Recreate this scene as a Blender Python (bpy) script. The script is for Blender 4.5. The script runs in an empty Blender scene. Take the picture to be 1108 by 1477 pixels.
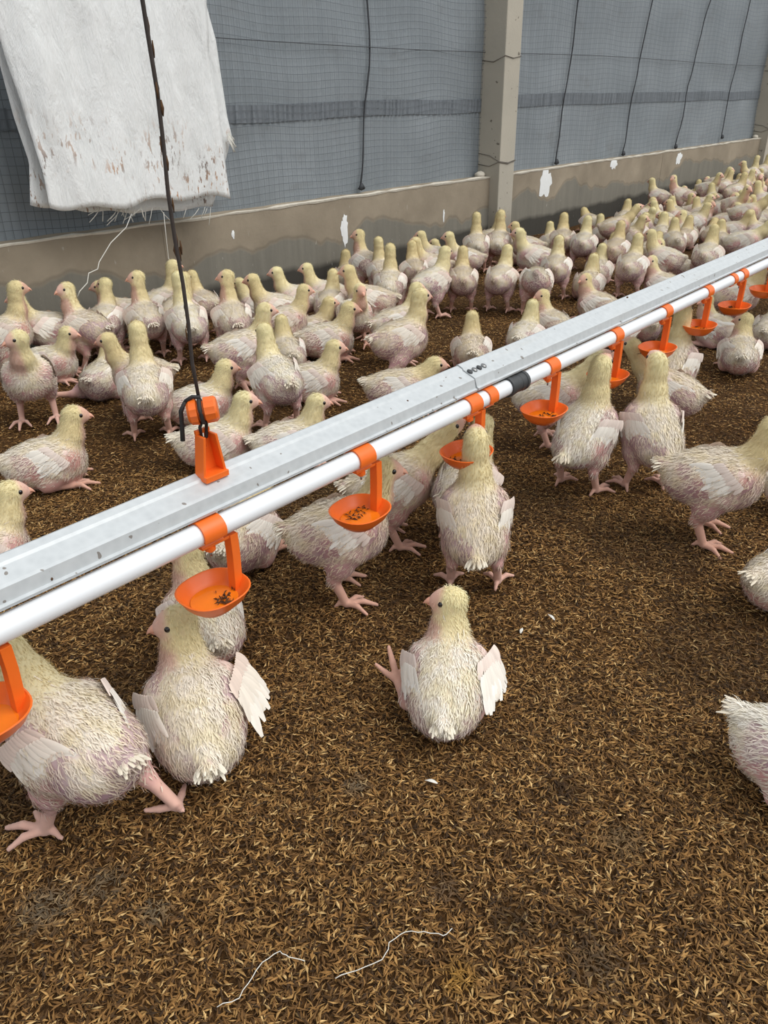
import bpy, bmesh, math, random
import numpy as np
from mathutils import Vector, Matrix
rng = np.random.default_rng(7)
random.seed(7)
S = bpy.context.scene
COL = S.collection

# ------------------------------------------------------------------ camera
FPX, CX, CY, H = 1115.0, 554.0, 738.5, 0.85          # photograph taken as 1108 x 1477
def nrm(v):
    v = np.asarray(v, float); return v / np.linalg.norm(v)
_ax = nrm([1091., -617., FPX])                       # vanishing direction of wall and drinker line
_dy = -(_ax[0] * 36 + _ax[2] * FPX) / _ax[1]
_az = -nrm([36., _dy, FPX])
_ay = np.cross(_az, _ax)
RW = np.stack([_ax, _ay, _az])                       # camera (x right, y down, z forward) -> world
CAM = np.array([0., 0., H])
def ray(p): return RW @ np.array([p[0] - CX, p[1] - CY, FPX])
def gz(p, z=0.):
    d = ray(p); return CAM + (z - H) / d[2] * d
def gy(p, y):
    d = ray(p); return CAM + y / d[1] * d

cam = bpy.data.cameras.new('camera'); camo = bpy.data.objects.new('camera', cam); COL.objects.link(camo)
cam.sensor_fit = 'VERTICAL'; cam.sensor_height = 36.0; cam.lens = 36.0 * FPX / 1477.0
cam.clip_start = 0.02
m = Matrix.Identity(4)
for i in range(3):
    m[i][0] = RW[i][0]; m[i][1] = -RW[i][1]; m[i][2] = -RW[i][2]; m[i][3] = CAM[i]
camo.matrix_world = m
S.camera = camo

# ------------------------------------------------------------------ light
w = bpy.data.worlds.new('overcast'); S.world = w; w.use_nodes = True
bg = w.node_tree.nodes['Background']; bg.inputs[0].default_value = (0.93, 0.97, 1.0, 1); bg.inputs[1].default_value = 0.66
sun = bpy.data.lights.new('sun', 'SUN'); sun.energy = 1.75; sun.angle = math.radians(50); sun.color = (1.0, 0.97, 0.92)
suno = bpy.data.objects.new('sun', sun); COL.objects.link(suno)
sd = Vector((0.28, -0.66, 1.0))                      # towards the open side of the house, behind the camera
suno.rotation_euler = sd.to_track_quat('Z', 'Y').to_euler(); suno.location = (0, -3, 4)
S.view_settings.view_transform = 'Standard'; S.view_settings.look = 'None'
S.view_settings.gamma = 1.0; S.view_settings.use_curve_mapping = False
S.view_settings.exposure = 0.32

# ------------------------------------------------------------------ helpers
def srgb(r, g, b):
    def f(c):
        c /= 255.
        return c / 12.92 if c <= .04045 else ((c + .055) / 1.055) ** 2.4
    return np.array([f(r), f(g), f(b)])

def tag(o, label=None, cat=None, group=None, kind=None):
    if label: o['label'] = label
    if cat: o['category'] = cat
    if group: o['group'] = group
    if kind: o['kind'] = kind
    return o

def mesh_np(name, V, F, mat=None, col=None, smooth=True, normals=None):
    me = bpy.data.meshes.new(name)
    V = np.ascontiguousarray(V, dtype=np.float32)
    if not isinstance(F, list): F = [F]
    F = [np.asarray(f, dtype=np.int32) for f in F if len(f)]
    tot = np.concatenate([np.full(len(f), f.shape[1], np.int32) for f in F])
    idx = np.concatenate([f.ravel() for f in F])
    st = np.zeros(len(tot), np.int32); st[1:] = np.cumsum(tot)[:-1]
    me.vertices.add(len(V)); me.vertices.foreach_set('co', V.ravel())
    me.loops.add(len(idx)); me.loops.foreach_set('vertex_index', idx)
    me.polygons.add(len(tot)); me.polygons.foreach_set('loop_start', st); me.polygons.foreach_set('loop_total', tot)
    me.update(calc_edges=True)
    me.polygons.foreach_set('use_smooth', np.full(len(tot), smooth, dtype=bool))
    if col is not None:
        a = me.color_attributes.new('Col', 'FLOAT_COLOR', 'POINT')
        c4 = np.ones((len(V), 4), np.float32); c4[:, :3] = col
        a.data.foreach_set('color', c4.ravel())
    if mat: me.materials.append(mat)
    if normals is not None:
        me.normals_split_custom_set_from_vertices([tuple(x) for x in normals])
    return me

def link(name, me, parent=None):
    o = bpy.data.objects.new(name, me); COL.objects.link(o)
    if parent is not None: o.parent = parent
    return o

class MB:
    """collects simple shapes into one mesh"""
    def __init__(s): s.v = []; s.f = []
    def add(s, V, F):
        n = len(s.v); s.v += [tuple(p) for p in V]; s.f += [tuple(i + n for i in f) for f in F]
    def box(s, a, b):
        x0, y0, z0 = a; x1, y1, z1 = b
        s.add([(x0,y0,z0),(x1,y0,z0),(x1,y1,z0),(x0,y1,z0),(x0,y0,z1),(x1,y0,z1),(x1,y1,z1),(x0,y1,z1)],
              [(0,3,2,1),(4,5,6,7),(0,1,5,4),(1,2,6,5),(2,3,7,6),(3,0,4,7)])
    def tube(s, pts, r, n=8, closed=False):
        P = [np.asarray(p, float) for p in pts]; m_ = len(P)
        rr = r if hasattr(r, '__len__') else [r] * m_
        base = len(s.v); up = np.array([.13, .21, .97]); V = []
        for i, p in enumerate(P):
            if closed: t = P[(i + 1) % m_] - P[i - 1]
            else: t = P[min(i + 1, m_ - 1)] - P[max(i - 1, 0)]
            t = nrm(t)
            a = np.cross(t, up)
            if np.linalg.norm(a) < 1e-3: a = np.cross(t, [1, 0, 0])
            a = nrm(a); b = np.cross(t, a)
            for k in range(n):
                an = 2 * math.pi * k / n
                V.append(p + rr[i] * (math.cos(an) * a + math.sin(an) * b))
        F = []
        for i in range(m_ if closed else m_ - 1):
            j = (i + 1) % m_
            for k in range(n):
                k2 = (k + 1) % n
                F.append((i*n + k, i*n + k2, j*n + k2, j*n + k))
        if not closed:
            F.append(tuple(range(n))[::-1]); F.append(tuple((m_ - 1) * n + k for k in range(n)))
        s.add(V, F)
    def loft(s, rings, cap0=True, cap1=True):
        n = len(rings[0]); V = [p for r in rings for p in r]; F = []
        for i in range(len(rings) - 1):
            for k in range(n):
                k2 = (k + 1) % n
                F.append((i*n + k, i*n + k2, (i+1)*n + k2, (i+1)*n + k))
        if cap0: F.append(tuple(range(n))[::-1])
        if cap1: F.append(tuple((len(rings) - 1) * n + k for k in range(n)))
        s.add(V, F)
    def build(s, name, mat, parent=None, smooth=False, bevel=0, angle=None, recalc=True):
        me = bpy.data.meshes.new(name); me.from_pydata(s.v, [], s.f)
        if recalc or bevel:
            bm = bmesh.new(); bm.from_mesh(me)
            bmesh.ops.recalc_face_normals(bm, faces=bm.faces)
            if bevel:
                ed = [e for e in bm.edges if len(e.link_faces) == 2 and e.calc_face_angle(0) > .5]
                bmesh.ops.bevel(bm, geom=ed, offset=bevel, segments=2, affect='EDGES', profile=.6)
            bm.to_mesh(me); bm.free()
        me.materials.append(mat)
        if smooth:
            for p in me.polygons: p.use_smooth = True
            if angle: me.set_sharp_from_angle(angle=angle)
        me.update()
        return link(name, me, parent)

def empty(name, loc=(0, 0, 0)):
    o = bpy.data.objects.new(name, None); o.location = loc; o.empty_display_size = .05; COL.objects.link(o); return o

# value noise for geometry
_perm = rng.random((64, 64, 64)).astype(np.float32)
def vnoise(P):
    P = np.asarray(P, np.float32); i = np.floor(P).astype(int); f = P - i; f = f * f * (3 - 2 * f)
    out = 0
    for a in (0, 1):
        for b in (0, 1):
            for c in (0, 1):
                wgt = (f[..., 0] if a else 1 - f[..., 0]) * (f[..., 1] if b else 1 - f[..., 1]) * (f[..., 2] if c else 1 - f[..., 2])
                out = out + wgt * _perm[(i[..., 0] + a) % 64, (i[..., 1] + b) % 64, (i[..., 2] + c) % 64]
    return out
def fbm(P, oct=3):
    P = np.asarray(P, np.float32); s = 0; a = .5; t = 0
    for k in range(oct): s = s + a * vnoise(P * 2 ** k + 17.3 * k); t += a; a *= .5
    return s / t

# ------------------------------------------------------------------ materials
class NT:
    def __init__(s, name):
        s.m = bpy.data.materials.new(name); s.m.use_nodes = True; s.t = s.m.node_tree
        s.b = s.t.nodes['Principled BSDF']
    def n(s, typ, **kw):
        x = s.t.nodes.new(typ)
        for k, v in kw.items(): setattr(x, k, v)
        return x
    def l(s, a, b): s.t.links.new(a, b)
    def noise(s, scale, detail=4, rough=.6, vec=None, dist=0):
        x = s.n('ShaderNodeTexNoise'); x.inputs['Scale'].default_value = scale; x.inputs['Detail'].default_value = detail
        x.inputs['Roughness'].default_value = rough; x.inputs['Distortion'].default_value = dist
        if vec is not None: s.l(vec, x.inputs['Vector'])
        return x.outputs['Fac']
    def coord(s, which='Object'): return s.n('ShaderNodeTexCoord').outputs[which]
    def scalev(s, v, sc):
        x = s.n('ShaderNodeMapping'); s.l(v, x.inputs['Vector']); x.inputs['Scale'].default_value = sc; return x.outputs[0]
    def ramp(s, fac, stops):
        x = s.n('ShaderNodeValToRGB'); e = x.color_ramp.elements
        while len(e) < len(stops): e.new(.5)
        for q, (p, c) in zip(e, stops):
            q.position = p; q.color = (*c, 1) if len(c) == 3 else c
        s.l(fac, x.inputs[0]); return x.outputs[0]
    def mix(s, fac, a, b, mode='MIX'):
        x = s.n('ShaderNodeMix'); x.data_type = 'RGBA'; x.blend_type = mode
        for sock, v in ((x.inputs[0], fac), (x.inputs[6], a), (x.inputs[7], b)):
            if isinstance(v, bpy.types.NodeSocket): s.l(v, sock)
            elif isinstance(v, (int, float)): sock.default_value = v
            else: sock.default_value = (*v, 1)
        return x.outputs[2]
    def math(s, op, a, b=None, c=None, clamp=False):
        x = s.n('ShaderNodeMath', operation=op); x.use_clamp = clamp
        for i, v in enumerate((a, b, c)):
            if v is None: continue
            if isinstance(v, bpy.types.NodeSocket): s.l(v, x.inputs[i])
            else: x.inputs[i].default_value = v
        return x.outputs[0]
    def bump(s, h, strength=.3, dist=.002):
        x = s.n('ShaderNodeBump'); x.inputs['Strength'].default_value = strength; x.inputs['Distance'].default_value = dist
        s.l(h, x.inputs['Height']); s.l(x.outputs[0], s.b.inputs['Normal'])
    def set(s, col=None, rough=.6, metal=0, spec=.5):
        if col is not None:
            if isinstance(col, bpy.types.NodeSocket): s.l(col, s.b.inputs['Base Color'])
            else: s.b.inputs['Base Color'].default_value = (*col, 1)
        if isinstance(rough, bpy.types.NodeSocket): s.l(rough, s.b.inputs['Roughness'])
        else: s.b.inputs['Roughness'].default_value = rough
        s.b.inputs['Metallic'].default_value = metal; s.b.inputs['Specular IOR Level'].default_value = spec
        return s.m

def mat_concrete(name, kind):
    t = NT(name); co = t.coord('Object'); sx = t.n('ShaderNodeSeparateXYZ'); t.l(co, sx.inputs[0])
    big = t.noise(3.0, 5, .6, co); fine = t.noise(60, 4, .7, co)
    streak = t.noise(6, 4, .6, t.scalev(co, (4, 4, .35)))
    base = t.ramp(big, [(.3, srgb(128, 117, 101)), (.7, srgb(168, 155, 136))])
    base = t.mix(t.math('MULTIPLY', fine, .5), base, srgb(150, 140, 124))
    if kind == 'wall':
        # tide mark: below a wavering line the plaster is grey and damp
        tide = t.noise(2.2, 3, .55, t.scalev(co, (1, 1, .2)), .3)
        lim = t.math('MULTIPLY_ADD', tide, .36, .07)
        d = t.math('SUBTRACT', lim, sx.outputs[2])
        below = t.math('MULTIPLY', d, 60, clamp=True)
        edge = t.math('SUBTRACT', 1.0, t.math('MULTIPLY', t.math('ABSOLUTE', d), 90), clamp=True)
        grey = t.mix(streak, srgb(98, 98, 92), srgb(138, 136, 127))
        base = t.mix(t.math('MULTIPLY', below, .8), base, grey)
        base = t.mix(t.math('MULTIPLY', edge, .35), base, srgb(88, 82, 72))
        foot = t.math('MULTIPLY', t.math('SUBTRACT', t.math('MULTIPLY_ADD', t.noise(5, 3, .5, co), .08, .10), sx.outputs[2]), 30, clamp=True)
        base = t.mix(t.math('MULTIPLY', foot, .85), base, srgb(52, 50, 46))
        sc = t.ramp(t.noise(38, 3, .6, t.scalev(co, (1.6, 1, .5))), [(.70, (0, 0, 0)), (.74, (1, 1, 1))])
        base = t.mix(t.math('MULTIPLY', sc, .3), base, srgb(200, 198, 190))
    else:
        pit = t.ramp(t.noise(26, 2, .5, co), [(.28, (1, 1, 1)), (.31, (0, 0, 0))])
        base = t.mix(.6, base, srgb(196, 192, 180))
        base = t.mix(t.math('MULTIPLY', pit, .75), base, srgb(90, 84, 74))
        foot = t.math('MULTIPLY', t.math('SUBTRACT', t.math('MULTIPLY_ADD', t.noise(9, 4, .6, t.scalev(co, (2, 2, .5))), .3, .08), sx.outputs[2]), 6, clamp=True)
        base = t.mix(t.math('MULTIPLY', foot, .5), base, srgb(96, 90, 80))
    t.bump(t.math('ADD', fine, big), .35, .004)
    return t.set(base, .9, spec=.25)

M = {}
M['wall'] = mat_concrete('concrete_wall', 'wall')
M['pillar'] = mat_concrete('concrete_pillar', 'pillar')
def simple(name, c, rough=.5, metal=0, spec=.5, var=.0, vs=30, bump=0):
    t = NT(name)
    if var:
        f = t.noise(vs, 4, .6, t.coord('Object'))
        c2 = t.mix(f, np.array(c) * (1 - var), np.minimum(np.array(c) * (1 + var), 1)); 
        if bump: t.bump(f, bump, .002)
        return t.set(c2, rough, metal, spec)
    return t.set(c, rough, metal, spec)
M['mortar'] = simple('mortar', srgb(205, 198, 184), .9, var=.25, vs=50, bump=.4)
M['paint'] = simple('white_paint', srgb(238, 240, 240), .6, var=.08, vs=60)
M['orange'] = simple('orange_plastic', srgb(240, 112, 36), .38, var=.10, vs=25)
M['water'] = simple('water_in_cup', srgb(246, 128, 24), .06, var=.12, vs=40)
M['pvc'] = simple('white_pvc', srgb(236, 239, 243), .28, var=.02, vs=9)
M['black_rubber'] = simple('dark_rubber', srgb(58, 60, 62), .5, var=.2, vs=60)
M['steel_pin'] = simple('steel_pin', srgb(150, 150, 150), .3, .9)
M['cord'] = simple('dark_cord', srgb(62, 54, 50), .85, var=.35, vs=120, bump=.3)
M['black_cord'] = simple('black_cord', srgb(40, 38, 38), .7, var=.2, vs=120)
M['dirt'] = simple('dried_litter', srgb(84, 58, 34), .95, var=.4, vs=160, bump=.4)
M['thread'] = simple('white_thread', srgb(222, 220, 212), .8)
M['wire'] = simple('thin_wire', srgb(118, 112, 104), .6, .3)
M['netting'] = simple('grey_netting', srgb(100, 106, 112), .7)
M['rope'] = simple('curtain_rope', srgb(66, 68, 72), .85)

def mat_rail():
    t = NT('galvanised_rail'); co = t.coord('Object')
    v = t.n('ShaderNodeTexVoronoi'); v.inputs['Scale'].default_value = 90; t.l(co, v.inputs['Vector'])
    sp = t.mix(t.noise(40, 3, .6, co), srgb(182, 187, 190), srgb(202, 206, 208))
    sp = t.mix(t.math('MULTIPLY', v.outputs['Distance'], .5), sp, srgb(214, 218, 220))
    st = t.ramp(t.noise(5, 5, .65, t.scalev(co, (.5, 6, 6))), [(.55, (0, 0, 0)), (.75, (1, 1, 1))])
    sp = t.mix(t.math('MULTIPLY', st, .18), sp, srgb(172, 160, 140))
    fl = t.ramp(t.noise(70, 1, .4, co), [(.735, (0, 0, 0)), (.75, (1, 1, 1))])
    sp = t.mix(t.math('MULTIPLY', fl, .7), sp, srgb(96, 78, 58))
    return t.set(sp, .48, .25, .5)
M['rail'] = mat_rail()

def mat_tarp():
    t = NT('grey_tarp'); co = t.coord('Object')
    big = t.noise(1.6, 4, .6, co); f = t.noise(14, 4, .65, t.scalev(co, (2.0, 1, .7)))
    c = t.ramp(big, [(.3, srgb(126, 134, 139)), (.7, srgb(148, 155, 160))])
    c = t.mix(t.math('MULTIPLY', f, .5), c, srgb(138, 145, 151))
    du = t.ramp(t.noise(4, 4, .65, t.scalev(co, (.8, 1, 2.2))), [(.56, (0, 0, 0)), (.75, (1, 1, 1))])
    c = t.mix(t.math('MULTIPLY', du, .35), c, srgb(104, 102, 98))
    t.bump(f, .25, .006)
    return t.set(c, .55, spec=.35)
M['tarp'] = mat_tarp()
def mat_tarp_dark():
    t = NT('grey_tarp_doubled'); co = t.coord('Object')
    f = t.noise(8, 4, .65, t.scalev(co, (9, 1, 1)))
    return t.set(t.ramp(f, [(.3, srgb(104, 110, 116)), (.7, srgb(128, 134, 140))]), .6, spec=.3)
M['tarp_dark'] = mat_tarp_dark()

def mat_sack():
    t = NT('white_sack'); co = t.coord('Object'); sx = t.n('ShaderNodeSeparateXYZ'); t.l(co, sx.inputs[0])
    wr = t.noise(13, 5, .65, t.scalev(co, (1.6, 1, .45)), .4)
    c = t.mix(wr, srgb(228, 231, 231), srgb(244, 245, 245))
    low = t.math('MULTIPLY', t.math('SUBTRACT', .36, sx.outputs[2]), 5, clamp=True)
    cl = t.ramp(t.noise(5, 2, .5, co), [(.44, (0, 0, 0)), (.56, (1, 1, 1))])
    sp = t.ramp(t.noise(34, 3, .6, t.scalev(co, (2.2, 1, .7))), [(.565, (0, 0, 0)), (.61, (1, 1, 1))])
    k = t.math('MULTIPLY', t.math('MULTIPLY', sp, cl), low)
    tone = t.ramp(t.noise(9, 2, .5, co), [(.4, srgb(96, 66, 50)), (.65, srgb(186, 128, 72))])
    c = t.mix(t.math('MULTIPLY', k, .8), c, tone)
    wv = t.n('ShaderNodeTexWave'); wv.inputs['Scale'].default_value = 120; t.l(co, wv.inputs['Vector'])
    t.bump(t.math('MULTIPLY_ADD', wv.outputs['Fac'], .04, wr), .9, .014)
    return t.set(c, .6, spec=.3)
M['sack'] = mat_sack()

def mat_vcol(name, rough=.85, spec=.15, vary=0.0, sheen=0.0, noise=0):
    t = NT(name); a = t.n('ShaderNodeVertexColor'); a.layer_name = 'Col'; c = a.outputs[0]
    if vary:
        oi = t.n('ShaderNodeObjectInfo')
        c = t.mix(t.math('MULTIPLY', oi.outputs['Random'], vary), c, t.mix(1.0, c, srgb(225, 205, 180), 'MULTIPLY'))
    if noise:
        c = t.mix(t.math('MULTIPLY', t.noise(noise, 3, .6, t.coord('Object')), .25), c, t.mix(1.0, c, srgb(150, 130, 128), 'MULTIPLY'))
    t.set(c, rough, spec=spec)
    if sheen:
        t.b.inputs['Sheen Weight'].default_value = sheen; t.b.inputs['Sheen Roughness'].default_value = .6
    return t.m
M['skin'] = mat_vcol('chick_skin_and_down', .8, .15, .5, .15, 45)
M['down'] = mat_vcol('chick_feather_tips', .85, .1, .5, .15)
M['wing'] = mat_vcol('chick_wing_feathers', .75, .15, .3, .1)
M['eye'] = simple('black_eye', srgb(22, 18, 18), .12, spec=.8)
M['beak'] = simple('pink_beak', srgb(228, 170, 146), .45, var=.08, vs=200)
M['comb'] = simple('pink_comb', srgb(222, 140, 130), .6, var=.1, vs=200)
M['husk'] = mat_vcol('rice_husks', .75, .25)
def mat_floor():
    t = NT('litter_floor'); co = t.coord('Object')
    a = t.noise(3.2, 5, .6, co); f = t.noise(150, 3, .7, co); g = t.noise(55, 4, .7, co)
    c = t.ramp(f, [(.30, srgb(46, 31, 16)), (.52, srgb(92, 64, 34)), (.72, srgb(142, 103, 58))])
    c = t.mix(t.math('MULTIPLY', g, .6), c, srgb(60, 41, 22))
    dk = t.ramp(a, [(.35, (1, 1, 1)), (.6, (0, 0, 0))])
    c = t.mix(t.math('MULTIPLY', dk, .45), c, srgb(40, 27, 16))
    t.bump(t.math('ADD', f, g), .9, .008)
    return t.set(c, .95, spec=.15)
M['floor'] = mat_floor()

# ------------------------------------------------------------------ floor
def hfloor(x, y):
    P = np.stack([np.asarray(x) * 3.5, np.asarray(y) * 3.5, np.zeros_like(np.asarray(x, float)) + 3.3], -1)
    Q = np.stack([np.asarray(x) * 14, np.asarray(y) * 14, np.zeros_like(np.asarray(x, float)) + 9.3], -1)
    return (fbm(P, 2) - .5) * .022 + (fbm(Q, 2) - .5) * .010 - .003
def make_floor():
    V = []; F = []
    def grid(x0, x1, y0, y1, st, hole=None):
        nx = int(round((x1 - x0) / st)); ny = int(round((y1 - y0) / st)); b = sum(len(v) for v in V)
        X, Y = np.meshgrid(np.linspace(x0, x1, nx + 1), np.linspace(y0, y1, ny + 1), indexing='ij')
        V.append(np.stack([X.ravel(), Y.ravel(), hfloor(X.ravel(), Y.ravel())], -1))
        I, J = np.meshgrid(np.arange(nx), np.arange(ny), indexing='ij'); I = I.ravel(); J = J.ravel()
        q = np.stack([I * (ny + 1) + J, (I + 1) * (ny + 1) + J, (I + 1) * (ny + 1) + J + 1, I * (ny + 1) + J + 1], -1) + b
        if hole:
            xc = x0 + (I + .5) * st; yc = y0 + (J + .5) * st
            q = q[~((xc > hole[0]) & (xc < hole[1]) & (yc > hole[2]) & (yc < hole[3]))]
        F.append(q)
    grid(-.8, 3.4, -1.0, 2.99, .03)
    grid(3.4, 15.4, -1.0, 2.99, .06)
    b = sum(len(v) for v in V)
    V.append(np.array([(-8, -8, -.02), (20, -8, -.02), (20, 2.98, -.02), (-8, 2.98, -.02)])); F.append(np.array([[b, b + 1, b + 2, b + 3]]))
    me = mesh_np('floor', np.concatenate(V), [np.concatenate(F)], M['floor'])
    return tag(link('floor', me), kind='structure', label='brown litter floor of the poultry house', cat='floor')
floor = make_floor()

HUSK = np.array([srgb(144, 106, 60), srgb(170, 132, 80), srgb(114, 82, 46), srgb(84, 60, 34), srgb(200, 166, 112), srgb(62, 45, 28)])
HP = np.array([.22, .15, .26, .19, .05, .13])
def husks(r0, r1, dens, L, seed):
    g = np.random.default_rng(seed)
    a0 = math.atan2(.5786, .6647); half = .82
    n = int(dens * half * (r1 * r1 - r0 * r0))
    r = np.sqrt(g.random(n) * (r1 * r1 - r0 * r0) + r0 * r0); a = a0 + (g.random(n) * 2 - 1) * half
    x = r * np.cos(a) - .05; y = r * np.sin(a) - .05
    k = y < 2.82; x, y = x[k], y[k]; n = len(x)
    z = hfloor(x, y) + g.random(n) * .005 + .001
    ln = L * (.7 + .6 * g.random(n)); wd = ln * (.15 + .11 * g.random(n)); yaw = g.random(n) * 6.283
    pit = g.normal(0, .24, n); rol = g.normal(0, .45, n); bend = g.normal(0, .09, n)
    loc = np.zeros((n, 5, 3))
    loc[:, 0, 0] = -ln / 2; loc[:, 1, 0] = ln / 2
    loc[:, 2, 1] = wd / 2; loc[:, 3, 1] = -wd / 2; loc[:, 4, 2] = wd * .38
    for q in (2, 3, 4): loc[:, q, 1] += bend * ln
    cr, sr = np.cos(rol)[:, None], np.sin(rol)[:, None]
    Y = loc[:, :, 1] * cr - loc[:, :, 2] * sr; Z = loc[:, :, 1] * sr + loc[:, :, 2] * cr; X = loc[:, :, 0]
    cp, sp = np.cos(pit)[:, None], np.sin(pit)[:, None]
    X, Z = X * cp - Z * sp, X * sp + Z * cp
    cy, sy = np.cos(yaw)[:, None], np.sin(yaw)[:, None]
    X, Y = X * cy - Y * sy, X * sy + Y * cy
    V = np.stack([X + x[:, None], Y + y[:, None], Z + z[:, None]], -1).reshape(-1, 3)
    t = np.array([[0, 3, 4], [0, 4, 2], [1, 2, 4], [1, 4, 3]])
    F = (t[None] + (np.arange(n) * 5)[:, None, None]).reshape(-1, 3)
    c = HUSK[g.choice(6, n, p=HP)] * (.75 + .5 * g.random(n))[:, None]
    patch = fbm(np.stack([x * 4.2, y * 4.2, np.full(n, 1.7)], -1), 3)           # trampled, damp patches of the litter
    damp = np.clip((.50 - patch) / .12, 0, 1)[:, None]
    c = c * (1 - .5 * damp) + damp * .5 * srgb(48, 34, 20)
    for (px, py, rad, cc) in ((68, 1310, .035, (104, 92, 74)), (150, 1275, .028, (100, 88, 70)), (225, 1318, .02, (104, 94, 76)), (515, 1140, .02, (112, 98, 78)),
                              (815, 1140, .03, (44, 32, 22)), (662, 1415, .02, (164, 122, 56)), (895, 1215, .03, (104, 84, 58)), (860, 1395, .03, (88, 72, 54)),
                              (640, 1285, .02, (96, 78, 60)), (740, 1330, .03, (52, 40, 26))):
        q = gz((px, py)); d = np.hypot(x - q[0], y - q[1]); kk = (np.clip(1.3 - d / rad, 0, 1) * .75)[:, None]
        c = c * (1 - kk) + kk * srgb(*cc) * (.7 + .6 * g.random(n))[:, None]
    return V, F, np.repeat(c, 5, 0)
hz = [husks(.25, 1.15, 80000, .0128, 1), husks(1.15, 2.0, 55000, .0128, 4), husks(2.0, 4.6, 17000, .0135, 2), husks(4.6, 9.5, 3500, .016, 3)]
ho = np.cumsum([0] + [len(z[0]) for z in hz])
tag(link('rice_husk_litter', mesh_np('rice_husk_litter', np.concatenate([z[0] for z in hz]), [np.concatenate([z[1] + o for z, o in zip(hz, ho)])], M['husk'], np.concatenate([z[2] for z in hz]), smooth=False)),
    'loose brown rice husks bedding the whole floor', 'litter', kind='stuff')

# ------------------------------------------------------------------ wall, pillars
YW, YC = 2.85, 2.945
PIL = [(-.92, -.75), (4.315, 4.48), (9.40, 9.565), (14.48, 14.65)]
bays = [(PIL[i][1], PIL[i + 1][0]) for i in range(3)]
WH = .412
for i, (a, b) in enumerate(bays):
    mb = MB(); n = int((b - a) / .06)
    g = np.random.default_rng(40 + i)
    xs = np.linspace(a, b, n + 1)
    top = WH + .006 * (fbm(np.stack([xs * 6, xs * 0, xs * 0 + i], -1), 3) - .5) * 2
    rings = [[(x, YW, -.05), (x, YW, t - .004), (x, YW + .004, t), (x, YW + .15, t), (x, YW + .15, -.05)] for x, t in zip(xs, top)]
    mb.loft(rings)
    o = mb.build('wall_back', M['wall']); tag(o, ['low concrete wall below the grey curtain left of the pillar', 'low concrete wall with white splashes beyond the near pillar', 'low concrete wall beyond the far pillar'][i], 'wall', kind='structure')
    # ragged pale mortar line along the top edge
    mb = MB()
    rings = []
    for x, t in zip(xs, top):
        j = .5 + .9 * g.random()
        rings.append([(x, YW - .002 * j, t - .006 * j), (x, YW - .004 * j, t + .002), (x, YW + .014 * j, t + .005 * j), (x, YW + .02, t - .004)])
    mb.loft(rings); mb.build('mortar_edge', M['mortar'], o)
    # vertical construction joints, recessed look by a thin raised line of grout
    for jx in ({0: [1.93], 1: [6.9], 2: []}[i]):
        mb = MB(); mb.box((jx - .003, YW - .0015, 0), (jx + .003, YW + .002, WH - .01)); mb.build('joint', M['wall'], o)
    # splashes of white paint or lime
    if i < 2:
        for (px, py, sx, sz, seed) in ({0: [(496, 328, .020, .060, 1), (336, 337, .006, .016, 5), (640, 309, .006, .03, 8)], 1: [(787, 258, .055, .070, 2), (886, 235, .05, .030, 3), (980, 226, .045, .035, 4)]}[i]):
            c = gy((px, py), YW); gg = np.random.default_rng(seed); mb = MB(); N = 26; V = [(c[0], YW - .0035, c[2])]
            for k in range(N):
                an = 2 * math.pi * k / N; rr = .5 + 1.0 * fbm(np.array([[1.4 * math.cos(an) + seed, 1.4 * math.sin(an), seed * 3.1]]), 2)[0] + .45 * gg.random()
                V.append((c[0] + sx * rr * math.cos(an), YW - .0015, min(c[2] + sz * rr * math.sin(an) * (1.25 if math.sin(an) < 0 else .8), WH - .003)))
            mb.add(V, [(0, 1 + k, 1 + (k + 1) % N) for k in range(N)]); mb.build('paint_splash', M['paint'], o, recalc=False)
plab = {1: 'square concrete pillar with wire wrapped round it, between two curtain bays', 2: 'far square concrete pillar at the end of the second curtain bay'}
for i, (a, b) in enumerate(PIL):
    if i in (0, 3): 
        pass
    mb = MB(); rings = []
    for z in np.linspace(-.05, 2.6, 12):
        rings.append([(a, 2.785, z), (b, 2.785, z), (b, 3.02, z), (a, 3.02, z)])
    mb.loft(rings)
    o = mb.build('pillar', M['pillar'], bevel=.006); tag(o, plab.get(i, ['square concrete pillar out of sight left of the hanging sack', '', '', 'last square concrete pillar at the far end of the wall'][i]), 'pillar', kind='structure')
    if i in (1, 2):
        for z0, dz in ((.53, -.035), (.47, .03), (1.02, .03)):
            mb = MB(); e = .003
            pts = [(a - e, 2.94, z0 + .01), (a - e, 2.86, z0), (a - e, 2.785 - e, z0 + dz), ((a + b) / 2, 2.785 - e, z0 + dz - .012), (b + e, 2.785 - e, z0 + dz), (b + e, 2.93, z0)]
            mb.tube(pts, .0022, 6); mb.build('wire', M['wire'], o, smooth=True)
        # lump of mortar where the wall meets the pillar
        mb = MB(); gg = np.random.default_rng(i); rings = []
        for t in np.linspace(0, 1, 6):
            rr = .016 * math.sin(math.pi * min(max(t, .12), .9)) + .008
            rings.append([(a - .07 + .068 * t, YW + .05 + rr * 1.3 * math.cos(q) , WH + .012 + rr * (.8 + .3 * gg.random()) * math.sin(q)) for q in np.linspace(0, 2 * math.pi, 9)[:-1]])
        mb.loft(rings); mb.build('mortar_lump', M['mortar'], o, smooth=True)

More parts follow.
